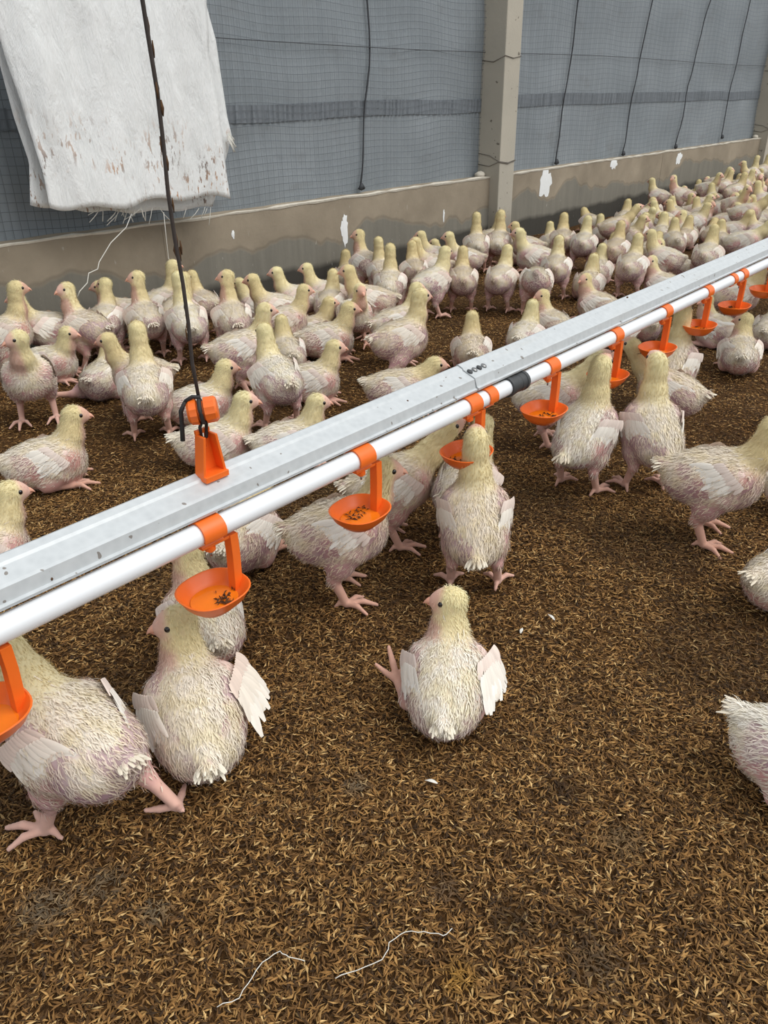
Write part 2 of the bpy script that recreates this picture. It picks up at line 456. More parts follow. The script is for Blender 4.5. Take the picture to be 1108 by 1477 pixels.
# ------------------------------------------------------------------ curtain
def tarp_y(x, z, bay):
    P = np.stack([x * 1.1, z * 2.0, x * 0 + bay * 5], -1); Q = np.stack([x * 5, z * 3.2, x * 0 + bay], -1)
    return YC + (fbm(P, 3) - .5) * .045 + (fbm(Q, 2) - .5) * .016 + .0025 * np.sin(x * 75 + 3 * z)
def make_curtain(i, a, b, label):
    g = np.random.default_rng(60 + i)
    root = empty('tarp_curtain', ((a + b) / 2, YC, WH)); tag(root, label, 'curtain', 'grey side curtains between the pillars')
    off = np.array([(a + b) / 2, YC, WH])
    a -= .02; b += .02
    nx = int((b - a) / .022); nz = 42; zs = np.linspace(WH - .03, 2.4, nz + 1); xs = np.linspace(a, b, nx + 1)
    X, Z = np.meshgrid(xs, zs, indexing='ij'); Y = tarp_y(X, Z, i)
    I, J = np.meshgrid(np.arange(nx), np.arange(nz), indexing='ij'); I = I.ravel(); J = J.ravel()
    q = np.stack([I * (nz + 1) + J, (I + 1) * (nz + 1) + J, (I + 1) * (nz + 1) + J + 1, I * (nz + 1) + J + 1], -1)
    link('tarp_sheet', mesh_np('tarp_sheet', np.stack([X, Y, Z], -1).reshape(-1, 3) - off, [q], M['tarp']), root)
    # doubled hem band, gathered into small pleats
    def band(z0, z1, nm, mat):
        zz = np.linspace(z0, z1, 4); xb = np.linspace(a, b, int((b - a) / .008)); XX, ZZ = np.meshgrid(xb, zz, indexing='ij')
        wob = .02 * (fbm(np.stack([XX * 1.5, XX * 0, XX * 0 + 4], -1), 2) - .5)
        YY = tarp_y(XX, ZZ, i) - .006 - .003 * np.sin(XX * 160 + 4 * np.sin(XX * 9)) ; n1, n2 = len(xb) - 1, 3
        I, J = np.meshgrid(np.arange(n1), np.arange(n2), indexing='ij'); I = I.ravel(); J = J.ravel()
        q = np.stack([I * 4 + J, (I + 1) * 4 + J, (I + 1) * 4 + J + 1, I * 4 + J + 1], -1)
        link(nm, mesh_np(nm, np.stack([XX, YY, ZZ + wob], -1).reshape(-1, 3) - off, [q], mat), root)
    band(.765 + .015 * i, .835 + .015 * i, 'hem_band', M['tarp_dark'])
    # netting: each strand a thin ribbon hanging just off the sheet
    V = []; F = []; nb = 0
    def ribbon(P, wdt, axis):
        nonlocal nb
        P = np.asarray(P); m_ = len(P); d = np.zeros(3); d[axis] = wdt / 2
        V.append(np.concatenate([P - d, P + d])); k = np.arange(m_ - 1)
        F.append(np.stack([k, k + 1, k + 1 + m_, k + m_], -1) + nb); nb += 2 * m_
    step = .031; zz = np.linspace(WH + .004, 2.38, 36); ztop = 2.38
    for x in np.arange(a + .02, b - .01, step):
        xx = x + .006 * (fbm(np.stack([zz * 0 + x * 3, zz * 4, zz * 0 + 2], -1), 2) - .5) * 2 + .012 * (fbm(np.stack([zz * 0 + x, zz * 1.3, zz * 0 + 7], -1), 2) - .5)
        ribbon(np.stack([xx, tarp_y(xx, zz, i) - .0125, zz], -1), .0024, 0)
    xl = np.linspace(a + .01, b - .01, int((b - a) / .04))
    for z in np.arange(WH + .02, ztop, step):
        zl = z + .035 * (fbm(np.stack([xl * 1.6, xl * 0 + z * 2, xl * 0], -1), 2) - .5) + .008 * np.sin(xl * 9 + z * 5)
        ribbon(np.stack([xl, tarp_y(xl, zl, i) - .0125, zl], -1), .0022 if i == 0 else .0016, 2)
    o = link('netting', mesh_np('netting', np.concatenate(V) - off, [np.concatenate(F)], M['netting']), root); tag(o, kind='stuff')
    # straining wire
    mb = MB(); xl = np.linspace(a, b, 60); mb.tube([np.array((x, tarp_y(np.array([x]), np.array([1.07]), i)[0] - .018, 1.075 + .008 * math.sin(x * 1.3))) - off for x in xl], .0018, 5)
    mb.build('straining_wire', M['rope'], root, smooth=True)
    return root, off
clab = ['grey tarpaulin side curtain behind netting, left of the pillar behind the white sack', 'grey tarpaulin side curtain with four dark ropes between the two pillars', 'grey tarpaulin side curtain beyond the far pillar']
curt = [make_curtain(i, a, b, clab[i]) for i, (a, b) in enumerate(bays)]
for bay, p, q in ((0, (533, 0), (523, 270)), (1, (834, 0), (803.5, 234)), (1, (944, 0), (898.6, 222)), (1, (1026, 0), (975, 212)), (1, (1083, 0), (1040, 198))):
    A, B = gy(p, YC - .02), gy(q, YC - .02); d = A - B; A2 = B + d * ((2.38 - B[2]) / d[2]); root, off = curt[bay]
    ts = np.linspace(0, 1, 26); pts = []
    for t in ts:
        c = B + (A2 - B) * t; x = c[0] + .012 * math.sin(t * 9 + p[0]) + .01 * math.sin(t * 23)
        y = tarp_y(np.array([x]), np.array([c[2]]), bay)[0] - .016; pts.append(np.array((x, y, c[2])) - off)
    mb = MB(); mb.tube(pts, .0045, 6); 
    k = pts[0]; mb.tube([k + np.array((-.012, -.01, -.01)), k + np.array((0, -.012, .012)), k + np.array((.012, -.01, -.006))], .012, 7)
    mb.build('curtain_rope', M['rope'], root, smooth=True)

# ------------------------------------------------------------------ white sack hung in front of the curtain
def sheet(name, Lp, Rp, Y, parent, off, seed, nu=46, nv=60, amp=.026, bottom=None):
    def interp(poly, n):
        P = np.array(poly, float); d = np.r_[0, np.cumsum(np.hypot(*np.diff(P, axis=0).T))]; t = np.linspace(0, d[-1], n)
        return np.stack([np.interp(t, d, P[:, 0]), np.interp(t, d, P[:, 1])], -1)
    L, R_ = interp(Lp, nv), interp(Rp, nv); V = []
    for v in range(nv):
        for u in range(nu):
            s = u / (nu - 1); p = L[v] * (1 - s) + R_[v] * s
            if bottom is not None:
                p = p + np.array([0, bottom(s) * (v / (nv - 1)) ** 4])
            c = gy(p, Y)
            P = np.array([[c[0] * 9 + seed, c[2] * 2.2, seed], [c[0] * 24, c[2] * 6, seed + 3.]]); nn = [fbm(P[k:k + 1], 3)[0] - .5 for k in (0, 1)]
            c[1] += -amp * 2 * nn[0] - amp * .5 * nn[1]
            V.append(c - off)
    I, J = np.meshgrid(np.arange(nv - 1), np.arange(nu - 1), indexing='ij'); I = I.ravel(); J = J.ravel()
    q = np.stack([I * nu + J, I * nu + J + 1, (I + 1) * nu + J + 1, (I + 1) * nu + J], -1)
    o = link(name, mesh_np(name, np.array(V), [q], M['sack']), parent)
    md = o.modifiers.new('thick', 'SOLIDIFY'); md.thickness = .002
    return o
soff = gy((200, 300), 2.70); sack = empty('white_sack', soff); tag(sack, 'white woven sack with brown stains hanging in front of the grey curtain', 'sack')
sheet('front_sheet', [(-70, -180), (-12, 0), (0, 47), (33, 150), (63, 254), (72, 300)], [(285, -180), (297, 0), (300, 84), (314, 160), (322, 217), (331, 288)], 2.68, sack, soff, 3,
      bottom=lambda s: 6 * math.sin(s * 3.1) - 10 * max(0, math.sin((s - .3) * 4.2)) * (s > .3) + 4 * math.sin(s * 19))
sheet('back_sheet', [(-90, -180), (-24, 0), (0, 90), (20, 167), (42, 234), (44, 296)], [(285, -180), (296, 0), (312, 57), (327, 167), (334, 196), (306, 298)], 2.735, sack, soff, 8,
      bottom=lambda s: 9 * math.sin(s * 3.1) + 2 * math.sin(s * 25), amp=.01)
def threads(name, lines, Y, parent, off, r=.0013):
    mb = MB()
    for ln in lines: mb.tube([gy(p, Y) - off for p in ln], r, 5)
    return mb.build(name, M['thread'], parent, smooth=True)
g_ = np.random.default_rng(5); fr = []
for k in range(26):
    x = 140 + 80 * g_.random() if k < 20 else 230 + 80 * g_.random(); y = 298 + 3 * g_.random(); l = 8 + 18 * g_.random(); b = g_.normal(0, 12)
    fr.append([(x, y), (x + b * .4, y + l * .5), (x + b, y + l)])
for k in range(14):
    x, y = 327 + 4 * g_.random(), 190 + 12 * g_.random(); fr.append([(x, y), (x + 6 + 3 * g_.random(), y + 8 + 6 * g_.random()), (x + 6 + 6 * g_.random(), y + 14 + 8 * g_.random())])
threads('frayed_threads', fr, 2.71, sack, soff)['kind'] = 'stuff'
threads('loose_thread', [[(190, 308), (182, 328), (160, 350), (143, 378), (141, 388), (128, 394), (126, 408), (115, 420), (112, 428)]], 2.69, sack, soff, .0018)
threads('loose_thread', [[(236, 306), (240, 345), (243, 372), (252, 392), (262, 402), (285, 420), (300, 432), (316, 438)]], 2.69, sack, soff, .0013)

# ------------------------------------------------------------------ drinker line
YP, ZP, RP = .755, .353, .0155
line = empty('drinker_line', (1.1, YP, 0)); LO = np.array([1.1, YP, 0.]); tag(line, 'galvanised drinker line with white pipe and orange cups across the house', 'drinker line')
X0, X1 = -.9, 6.2
XJ = gy((678, 545), .77)[0]          # where two lengths of rail are joined
prof = [(.7530, .3745), (.7520, .3785), (.7565, .3800), (.7600, .3955), (.7640, .3975), (.7860, .4060), (.7885, .4095), (.7985, .4135), (.8030, .4120),
        (.8150, .3980), (.8190, .3800), (.8240, .3785), (.8235, .3745), (.8205, .3745), (.8165, .3770), (.8120, .3955), (.8010, .4085), (.7980, .4095), (.7905, .4065), (.7870, .4020), (.7655, .3930), (.7620, .3900), (.7590, .3765), (.7560, .3745)]
def rail(x0, x1):
    mb = MB(); mb.loft([[(x - LO[0], y - LO[1], z) for y, z in prof] for x in np.linspace(x0, x1, 12)])
    return mb.build('support_rail', M['rail'], line)
ra = rail(X0, XJ); rb = rail(XJ + .0015, X1)
def splice():
    mb = MB(); outer = [(.7508, .3735)] + prof[1:13]; outer = [(y - .0016 if y < .76 else y, z + .0016) for y, z in prof[:9]]
    inn = [(y + .0012, z - .0014) for y, z in outer][::-1]
    mb.loft([[(x - LO[0], y - LO[1], z) for y, z in outer + inn] for x in (XJ + .002, XJ + .062)])
    o = mb.build('splice_plate', M['rail'], rb)
    for k in range(4):
        mb = MB(); x = XJ + .008 + .015 * k; 
        c = np.array((x - LO[0], .776 - LO[1], .4045))
        rings = []
        for rr, h in ((.0055, 0), (.0052, .002), (.003, .0028)):
            rings.append([c + np.array((rr * math.cos(q), rr * math.sin(q), h + .36 * rr * math.sin(q) )) for q in np.linspace(0, 6.283, 11)[:-1]])
        mb.loft(rings); mb.build('bolt', M['black_rubber'] if k % 2 == 0 else M['steel_pin'], rb, smooth=True)
splice()
def pipe_ring(x, r): return [(x - LO[0], r * math.cos(q), ZP + r * math.sin(q)) for q in np.linspace(0, 2 * math.pi, 21)[:-1]]
mb = MB(); mb.loft([pipe_ring(x, RP) for x in np.linspace(X0, X1, 10)]); wp = mb.build('water_pipe', M['pvc'], line, smooth=True, angle=.6)
XC = gy((742, 553), YP)[0]
mb = MB(); mb.loft([pipe_ring(XC + dx, r) for dx, r in ((-.030, RP), (-.030, .0195), (-.022, .0200), (-.021, .0185), (-.006, .0185), (-.005, .0178), (.005, .0178), (.006, .0185), (.021, .0185), (.022, .0200), (.030, .0195), (.030, RP))])
mb.build('pipe_coupling', M['black_rubber'], wp, smooth=True, angle=.5)

def saddle_mesh(wd):
    mb = MB(); ro, ri = RP + .0032, RP + .0002; angs = np.linspace(math.radians(-115), math.radians(205), 22); rings = []
    def ring(x): return [(x, ro * math.cos(q), ro * math.sin(q)) for q in angs] + [(x, ri * math.cos(q), ri * math.sin(q)) for q in angs[::-1]]
    mb.loft([ring(-wd / 2), ring(wd / 2)]); return mb
def cup_mesh():
    """shallow rounded dish, rim at z = 0, hung by an arm at +x"""
    mb = MB(); N = 36
    def outline(r, z, sx=1.0):
        o = []
        for k in range(N):
            q = 2 * math.pi * k / N; c, s = math.cos(q), math.sin(q)
            sup = (abs(c) ** 2.5 + abs(s) ** 2.5) ** (-1 / 2.5)
            o.append((r * sup * c * sx, r * sup * s * .96, z + .004 * (c * .5)))
        return o
    ro = .0475
    mb.loft([outline(.012, -.0245), outline(.030, -.0235), outline(.041, -.013), outline(ro, -.001), outline(ro + .0015, .0015), outline(ro - .0005, .0022), outline(ro - .003, .000), outline(.0385, -.0105), outline(.0275, -.0205), outline(.010, -.0215)], True, True)
    return mb
me_s = saddle_mesh(.036).build('saddle_clip', M['orange'], None, smooth=True, angle=.6)
def shelf_arm():
    mb = MB()
    mb.box((-.016, -.006, -.0225), (.041, .004, -.0185))                     # shelf under the clip
    return mb
def arm_mesh():
    mb = MB(); rings = []
    for z, dx in ((-.0185, 0), (-.05, .0005), (-.088, -.001), (-.107, -.002)):
        e = .0065; cx = .035 + dx
        rings.append([(cx - e, -.008, z), (cx + e, -.008, z), (cx + e, .007, z), (cx + e - .003, .007, z), (cx + e - .003, -.005, z), (cx - e + .003, -.005, z), (cx - e + .003, .007, z), (cx - e, .007, z)])
    mb.loft(rings); return mb
def nipple_mesh():
    mb = MB(); R2 = [(.0055, -.0165), (.0055, -.024), (.0075, -.0245), (.0075, -.029), (.004, -.0295), (.004, -.032)]
    mb.loft([[(r * math.cos(q), r * math.sin(q), z) for q in np.linspace(0, 6.2832, 13)[:-1]] for r, z in R2]); return mb
def pin_mesh():
    mb = MB(); mb.loft([[(r * math.cos(q), r * math.sin(q), z) for q in np.linspace(0, 6.2832, 9)[:-1]] for r, z in ((.0018, -.031), (.0018, -.038), (.001, -.039))]); return mb
def water_mesh():
    mb = MB(); N = 28; mb.add([(.0335 * math.cos(6.2832 * k / N), .032 * math.sin(6.2832 * k / N), -.0158 + .0012 * math.cos(6.2832 * k / N)) for k in range(N)] + [(0, 0, -.0158)], [(k, (k + 1) % N, N) for k in range(N)]); return mb
def residue_mesh(seed):
    g = np.random.default_rng(seed); mb = MB()
    for k in range(34):
        x, y = g.normal(.008, .013), g.normal(.014, .009); l = .005 + .009 * g.random(); a = g.random() * 6.28; wv = .0012 + .0015 * g.random(); z = -.0155 + .002 * g.random() + .10 * max(0, math.hypot(x, y) - .022)
        dx, dy = math.cos(a) * l / 2, math.sin(a) * l / 2
        mb.add([(x - dx, y - dy, z), (x - dy * wv * 90, y + dx * wv * 90, z + .0012), (x + dx, y + dy, z), (x + dy * wv * 90, y - dx * wv * 90, z), (x, y, z + wv * 1.4)], [(0, 1, 4), (1, 2, 4), (2, 3, 4), (3, 0, 4)])
    return mb
tmp = {}
clipx = [gy(p, YP)[0] for p in ((300, 768), (520, 660), (678, 582), (792, 530), (885, 489), (957, 455), (1017, 428), (1068, 403))]
step = (clipx[-1] - clipx[0]) / 7
xs_d = [clipx[0] - 2 * step, clipx[0] - step] + clipx + [clipx[-1] + step * k for k in range(1, 9)]
xs_d[1] -= .024
protos = None
for i, x in enumerate(xs_d):
    loc = Vector((x - LO[0], 0, ZP))
    if protos is None:
        me_s.name = 'drinker'; me_s.parent = line; me_s.location = loc
        kids = [shelf_arm().build('shelf', M['orange'], me_s, bevel=.0008), arm_mesh().build('cup_arm', M['orange'], me_s, bevel=.0006), cup_mesh().build('cup', M['orange'], me_s, smooth=True, angle=.9),
                nipple_mesh().build('nipple', M['orange'], me_s, smooth=True, angle=.6), pin_mesh().build('pin', M['steel_pin'], me_s, smooth=True), residue_mesh(i).build('litter_residue', M['dirt'], me_s), water_mesh().build('water', M['water'], me_s, smooth=True)]
        kids[2].location = kids[5].location = kids[6].location = (-.004, .001, -.091); kids[5]['kind'] = 'stuff'; protos = (me_s, kids); res = [kids[5].data]
        for s in range(3): 
            r_ = residue_mesh(30 + s); mm = bpy.data.meshes.new('litter_residue'); mm.from_pydata(r_.v, [], r_.f); mm.materials.append(M['dirt']); res.append(mm)
    else:
        d = protos[0].copy(); COL.objects.link(d); d.parent = line; d.location = loc
        for k in protos[1]:
            c = k.copy(); COL.objects.link(c); c.parent = d
            if k.name.startswith('litter'): c.data = res[i % 4]; c.rotation_euler.z = i * 2.1
# plain clips that tie the pipe to the rail beside the joints
for x in (gy((703, 571), YP)[0], gy((1054, 408), YP)[0]):
    o = saddle_mesh(.026).build('pipe_clip', M['orange'], line, smooth=True, angle=.6); o.location = (x - LO[0], 0, ZP)
# hanger: orange stirrup standing on the rail
XH = gy((303, 692), .7945)[0]
def hanger():
    mb = MB(); yb, zb = .7945 - LO[1], .4125; 
    w0, w1, h = .0170, .0092, .054
    def panel(x0, x1, y0, y1, z0, z1, x2, x3): mb.add([(x0, y0, z0), (x1, y0, z0), (x1, y1, z0), (x0, y1, z0), (x2, y0, z1), (x3, y0, z1), (x3, y1, z1), (x2, y1, z1)], [(0,3,2,1),(4,5,6,7),(0,1,5,4),(1,2,6,5),(2,3,7,6),(3,0,4,7)])
    xo = XH - LO[0]
    panel(xo - w0, xo + w0, yb + .002, yb + .005, zb, zb + h * .62, xo - w0 * .62 - w1 * .38, xo + w0 * .62 + w1 * .38)     # back web
    wm = w0 * .38 + w1 * .62
    for s in (-1, 1):                                                                                                       # flanges
        panel(xo + s * w0 - .002, xo + s * w0 + .002, yb - .014, yb + .005, zb, zb + h, xo + s * w1 - .002, xo + s * w1 + .002)
        panel(xo + s * w1 * .75 - .004, xo + s * w1 * .75 + .004, yb + .002, yb + .005, zb + h * .6, zb + h, xo + s * w1 * .75 - .004, xo + s * w1 * .75 + .004)
    mb.box((xo - w1 - .002, yb + .001, zb + h), (xo + w1 + .002, yb + .006, zb + h + .006))
    mb.box((xo - w0 - .002, yb - .019, zb - .0075), (xo + w0 + .002, yb + .005, zb + .001))                                  # foot clipped over the ridge
    return mb.build('hanger_bracket', M['orange'], line, bevel=.0012)
hanger()
# droppings and husks stuck on the rail
for (px, py, yy, L_) in ((215, 777, .760, .016), (253, 719, .785, .012), (700, 590 - 34, .79, .008), (905, 430, .785, .012), (588, 592 - 12, .775, .008), (632, 562, .78, .008), (75, 775 + 62, .758, .006)):
    c = gy((px, py), yy) - LO; c[2] += .0012; mb = MB(); a = math.radians(random.uniform(20, 80))
    mb.tube([c + np.array((math.cos(a) * L_ * (t - .5) * .6, -math.sin(a) * L_ * (t - .5) * .3, -abs(math.sin(a)) * L_ * (t - .5) * .35 + .0006)) for t in (0, .3, .7, 1)], [.0006, .0022, .002, .0006], 6)
    mb.build('dropping', M['dirt'], line, smooth=True)

# suspension cord with its orange adjuster
co_ = np.array((XH, .795, .4665)); cord = empty('suspension_cord', co_); tag(cord, 'dark cord with orange adjuster holding up the drinker line', 'cord')
mb = MB(); za = gy((293, 590), .795)[2] - co_[2]
pts = [np.array((0, 0, za + .018))]
for k, z in enumerate(np.linspace(.56, 2.5, 40)): pts.append(np.array((.0015 * math.sin(k * 1.3) - .002, .001 * math.cos(k * 1.7), z - co_[2])))
mb.tube(pts, .0023, 8); mb.build('cord', M['cord'], cord, smooth=True)
mb = MB(); gk = np.random.default_rng(3)
for z in list(gk.uniform(.55, 1.05, 24)) + [.86, .862, .90]:
    c = np.array((gk.normal(0, .0015), gk.normal(0, .0015), z - co_[2])); mb.tube([c - (0, 0, .008), c, c + (0, 0, .008)], [.0006, .0012 + .0022 * gk.random() ** 5, .0006], 6)
mb.build('dirt_specks', M['dirt'], cord, smooth=True)['kind'] = 'stuff'
# adjuster: ribbed barrel lying across the cord
mb = MB(); axd = nrm([.72, -.60, .10]); n1 = nrm(np.cross(axd, [0, 0, 1])); n2 = np.cross(n1, axd); c0 = np.array((0, -.004, za)); rings = []
for t, r in ((-.019, .004), (-.0185, .012), (-.015, .0155), (-.006, .0165), (-.005, .0128), (.003, .0128), (.004, .0165), (.017, .0160), (.0195, .014), (.0198, .004)):
    ring = []
    for k in range(36):
        q = 2 * math.pi * k / 36; rr = r * (1 + (.05 if (k % 3 == 0 and r > .015) else 0)); ring.append(c0 + axd * t + rr * (math.cos(q) * n1 + math.sin(q) * n2))
    rings.append(ring)
mb.loft(rings); mb.build('cord_adjuster', M['orange'], cord, smooth=True, angle=.5)
mb = MB()
ring = [c0 - axd * .001 + .0152 * (math.cos(q) * n1 + math.sin(q) * n2) for q in np.linspace(0, 6.2832, 25)[:-1]]
mb.tube(ring, .0028, 8, closed=True)
mb.tube([c0 - axd * .001 + np.array((-.002, 0, -.014)), np.array((-.005, -.001, .010)), np.array((-.003, .001, -.006)), np.array((.003, -.001, -.006)), np.array((.006, -.001, .014)), c0 - axd * .001 + np.array((.003, 0, -.014))], .0024, 8)
mb.tube([c0 - axd * .02 + np.array((0, 0, .016)), c0 - axd * .027 + np.array((0, 0, .004)), c0 - axd * .028 + np.array((0, 0, -.014)), c0 - axd * .030 + np.array((0, 0, -.036))], [.0026, .003, .003, .0034], 8)
mb.tube([c0 + np.array((0, 0, .018)), c0 - axd * .010 + np.array((0, 0, .0205)), c0 - axd * .02 + np.array((0, 0, .016))], .0026, 8)
mb.build('cord_loop', M['black_cord'], cord, smooth=True)

# threads lying on the litter
def floor_thread(pts, label, r=.00055):
    P = [gz(p) for p in pts]; P = [np.array((p[0], p[1], hfloor(np.array([p[0]]), np.array([p[1]]))[0] + .008)) for p in P]; o0 = P[0].copy(); 
    Q = []
    for a, b in zip(P[:-1], P[1:]):
        for t in (0, .33, .66): Q.append(a + (b - a) * t + rng.normal(0, .0008, 3))
    Q.append(P[-1]); mb = MB(); mb.tube([q - o0 for q in Q], r, 5); o = mb.build('loose_thread', M['thread'], smooth=True); o.location = o0; tag(o, label, 'thread')
floor_thread([(315, 1455), (345, 1442), (365, 1412), (380, 1390), (402, 1377), (418, 1382), (440, 1388)], 'pale thread curling over the husks, the one closest to the lower edge')
floor_thread([(482, 1412), (515, 1398), (552, 1388), (562, 1362), (585, 1346), (612, 1350), (640, 1356), (652, 1346)], 'thin pale thread on the husks, running towards the open litter')
for k, (px, py, L_, a, lab) in enumerate(((752, 914, .016, .3, 'tiny white feather on the litter behind the lone sitting chick'), (795, 893, .020, 1.2, 'small pale feather tuft on the litter beside a damp patch'), (622, 1136, .018, 2.0, 'small pale feather on the litter below the lone sitting chick'))):
    c = gz((px, py)); z = hfloor(np.array([c[0]]), np.array([c[1]]))[0] + .009; mb = MB(); n = 7
    V = []; 
    for t in np.linspace(0, 1, n):
        wv = .0028 * math.sin(math.pi * min(t * .9 + .1, 1)); V += [(L_ * (t - .5), wv, .003 * math.sin(3 * t)), (L_ * (t - .5), 0, .0012 + .003 * math.sin(3 * t)), (L_ * (t - .5), -wv, .003 * math.sin(3 * t))]
    F = []
    for q in range(n - 1): F += [(3*q, 3*q+1, 3*q+4, 3*q+3), (3*q+1, 3*q+2, 3*q+5, 3*q+4)]
    mb.add(V, F); o = mb.build('feather', M['thread'], smooth=True); o.location = (c[0], c[1], z); o.rotation_euler.z = a; tag(o, lab, 'feather')

# ------------------------------------------------------------------ chicks
def surface_nets(F, org, h):
    nx, ny, nz = F.shape; S_ = F < 0
    C = np.zeros((nx - 1, ny - 1, nz - 1), np.int16); P = np.zeros((nx - 1, ny - 1, nz - 1, 3), np.float32)
    cross = []
    for ax in range(3):
        sl0 = [slice(None)] * 3; sl1 = [slice(None)] * 3; sl0[ax] = slice(0, -1); sl1[ax] = slice(1, None)
        f0, f1 = F[tuple(sl0)], F[tuple(sl1)]; ch = S_[tuple(sl0)] != S_[tuple(sl1)]
        idx = np.argwhere(ch); t = f0[ch] / (f0[ch] - f1[ch]); pos = idx.astype(np.float32); pos[:, ax] += t
        o1, o2 = [a for a in range(3) if a != ax]
        for d1 in (0, 1):
            for d2 in (0, 1):
                c = idx.copy(); c[:, o1] -= d1; c[:, o2] -= d2
                ok = (c >= 0).all(1) & (c[:, 0] < nx - 1) & (c[:, 1] < ny - 1) & (c[:, 2] < nz - 1); c = c[ok]
                np.add.at(C, tuple(c.T), 1); np.add.at(P, tuple(c.T), pos[ok])
        cross.append((idx, S_[tuple(sl0)][ch], o1, o2))
    act = C > 0; ids = np.full(C.shape, -1, np.int32); ids[act] = np.arange(act.sum())
    V = P[act] / C[act][:, None] * h + org; Q = []
    for ax, (idx, s0, o1, o2) in enumerate(cross):
        a, b, c, d = idx.copy(), idx.copy(), idx.copy(), idx.copy()
        a[:, o1] -= 1; a[:, o2] -= 1; b[:, o2] -= 1; d[:, o1] -= 1
        ok = (idx[:, o1] > 0) & (idx[:, o2] > 0) & (idx[:, o1] < F.shape[o1] - 1) & (idx[:, o2] < F.shape[o2] - 1)
        q = np.stack([ids[tuple(z[ok].T)] for z in (a, b, c, d)], -1)
        fl = s0[ok] if ax != 1 else ~s0[ok]
        q[~fl] = q[~fl][:, ::-1]; Q.append(q)
    return V, np.concatenate(Q)

def roty(a):
    c, s = math.cos(a), math.sin(a); return np.array([[c, 0, -s], [0, 1, 0], [s, 0, c]])   # positive pitch lifts +x
def rotz(a):
    c, s = math.cos(a), math.sin(a); return np.array([[c, -s, 0], [s, c, 0], [0, 0, 1]])
def rotx(a):
    c, s = math.cos(a), math.sin(a); return np.array([[1, 0, 0], [0, c, -s], [0, s, c]])

def ell(c, r, R=np.eye(3), k=.012, g=0): return ('e', np.array(c, float), np.array(r, float), R, k, g)
def cap(a, b, r1, r2, k=.006, g=0): return ('c', np.array(a, float), np.array(b, float), (r1, r2), k, g)
def prim_d(p, X):
    if p[0] == 'e':
        q = (X - p[1]) @ p[3]; a = q / p[2]; k0 = np.sqrt((a * a).sum(-1)) + 1e-6; k1 = np.sqrt(((a / p[2]) ** 2).sum(-1)) + 1e-6
        return k0 * (k0 - 1) / k1
    ab = p[2] - p[1]; t = np.clip(((X - p[1]) @ ab) / (ab @ ab), 0, 1)
    return np.linalg.norm(X - p[1] - t[..., None] * ab, axis=-1) - (p[3][0] * (1 - t) + p[3][1] * t)

TORSO, NECK, HEAD, FACE, THIGH, SHANK = range(6)
C_WHITE, C_CREAM, C_PINK, C_MAUVE = srgb(240, 234, 222), srgb(238, 229, 202), srgb(219, 170, 168), srgb(184, 148, 158)
C_YEL, C_CROWN, C_FACE, C_LEG = srgb(241, 229, 182), srgb(240, 233, 184), srgb(233, 190, 176), srgb(230, 186, 170)

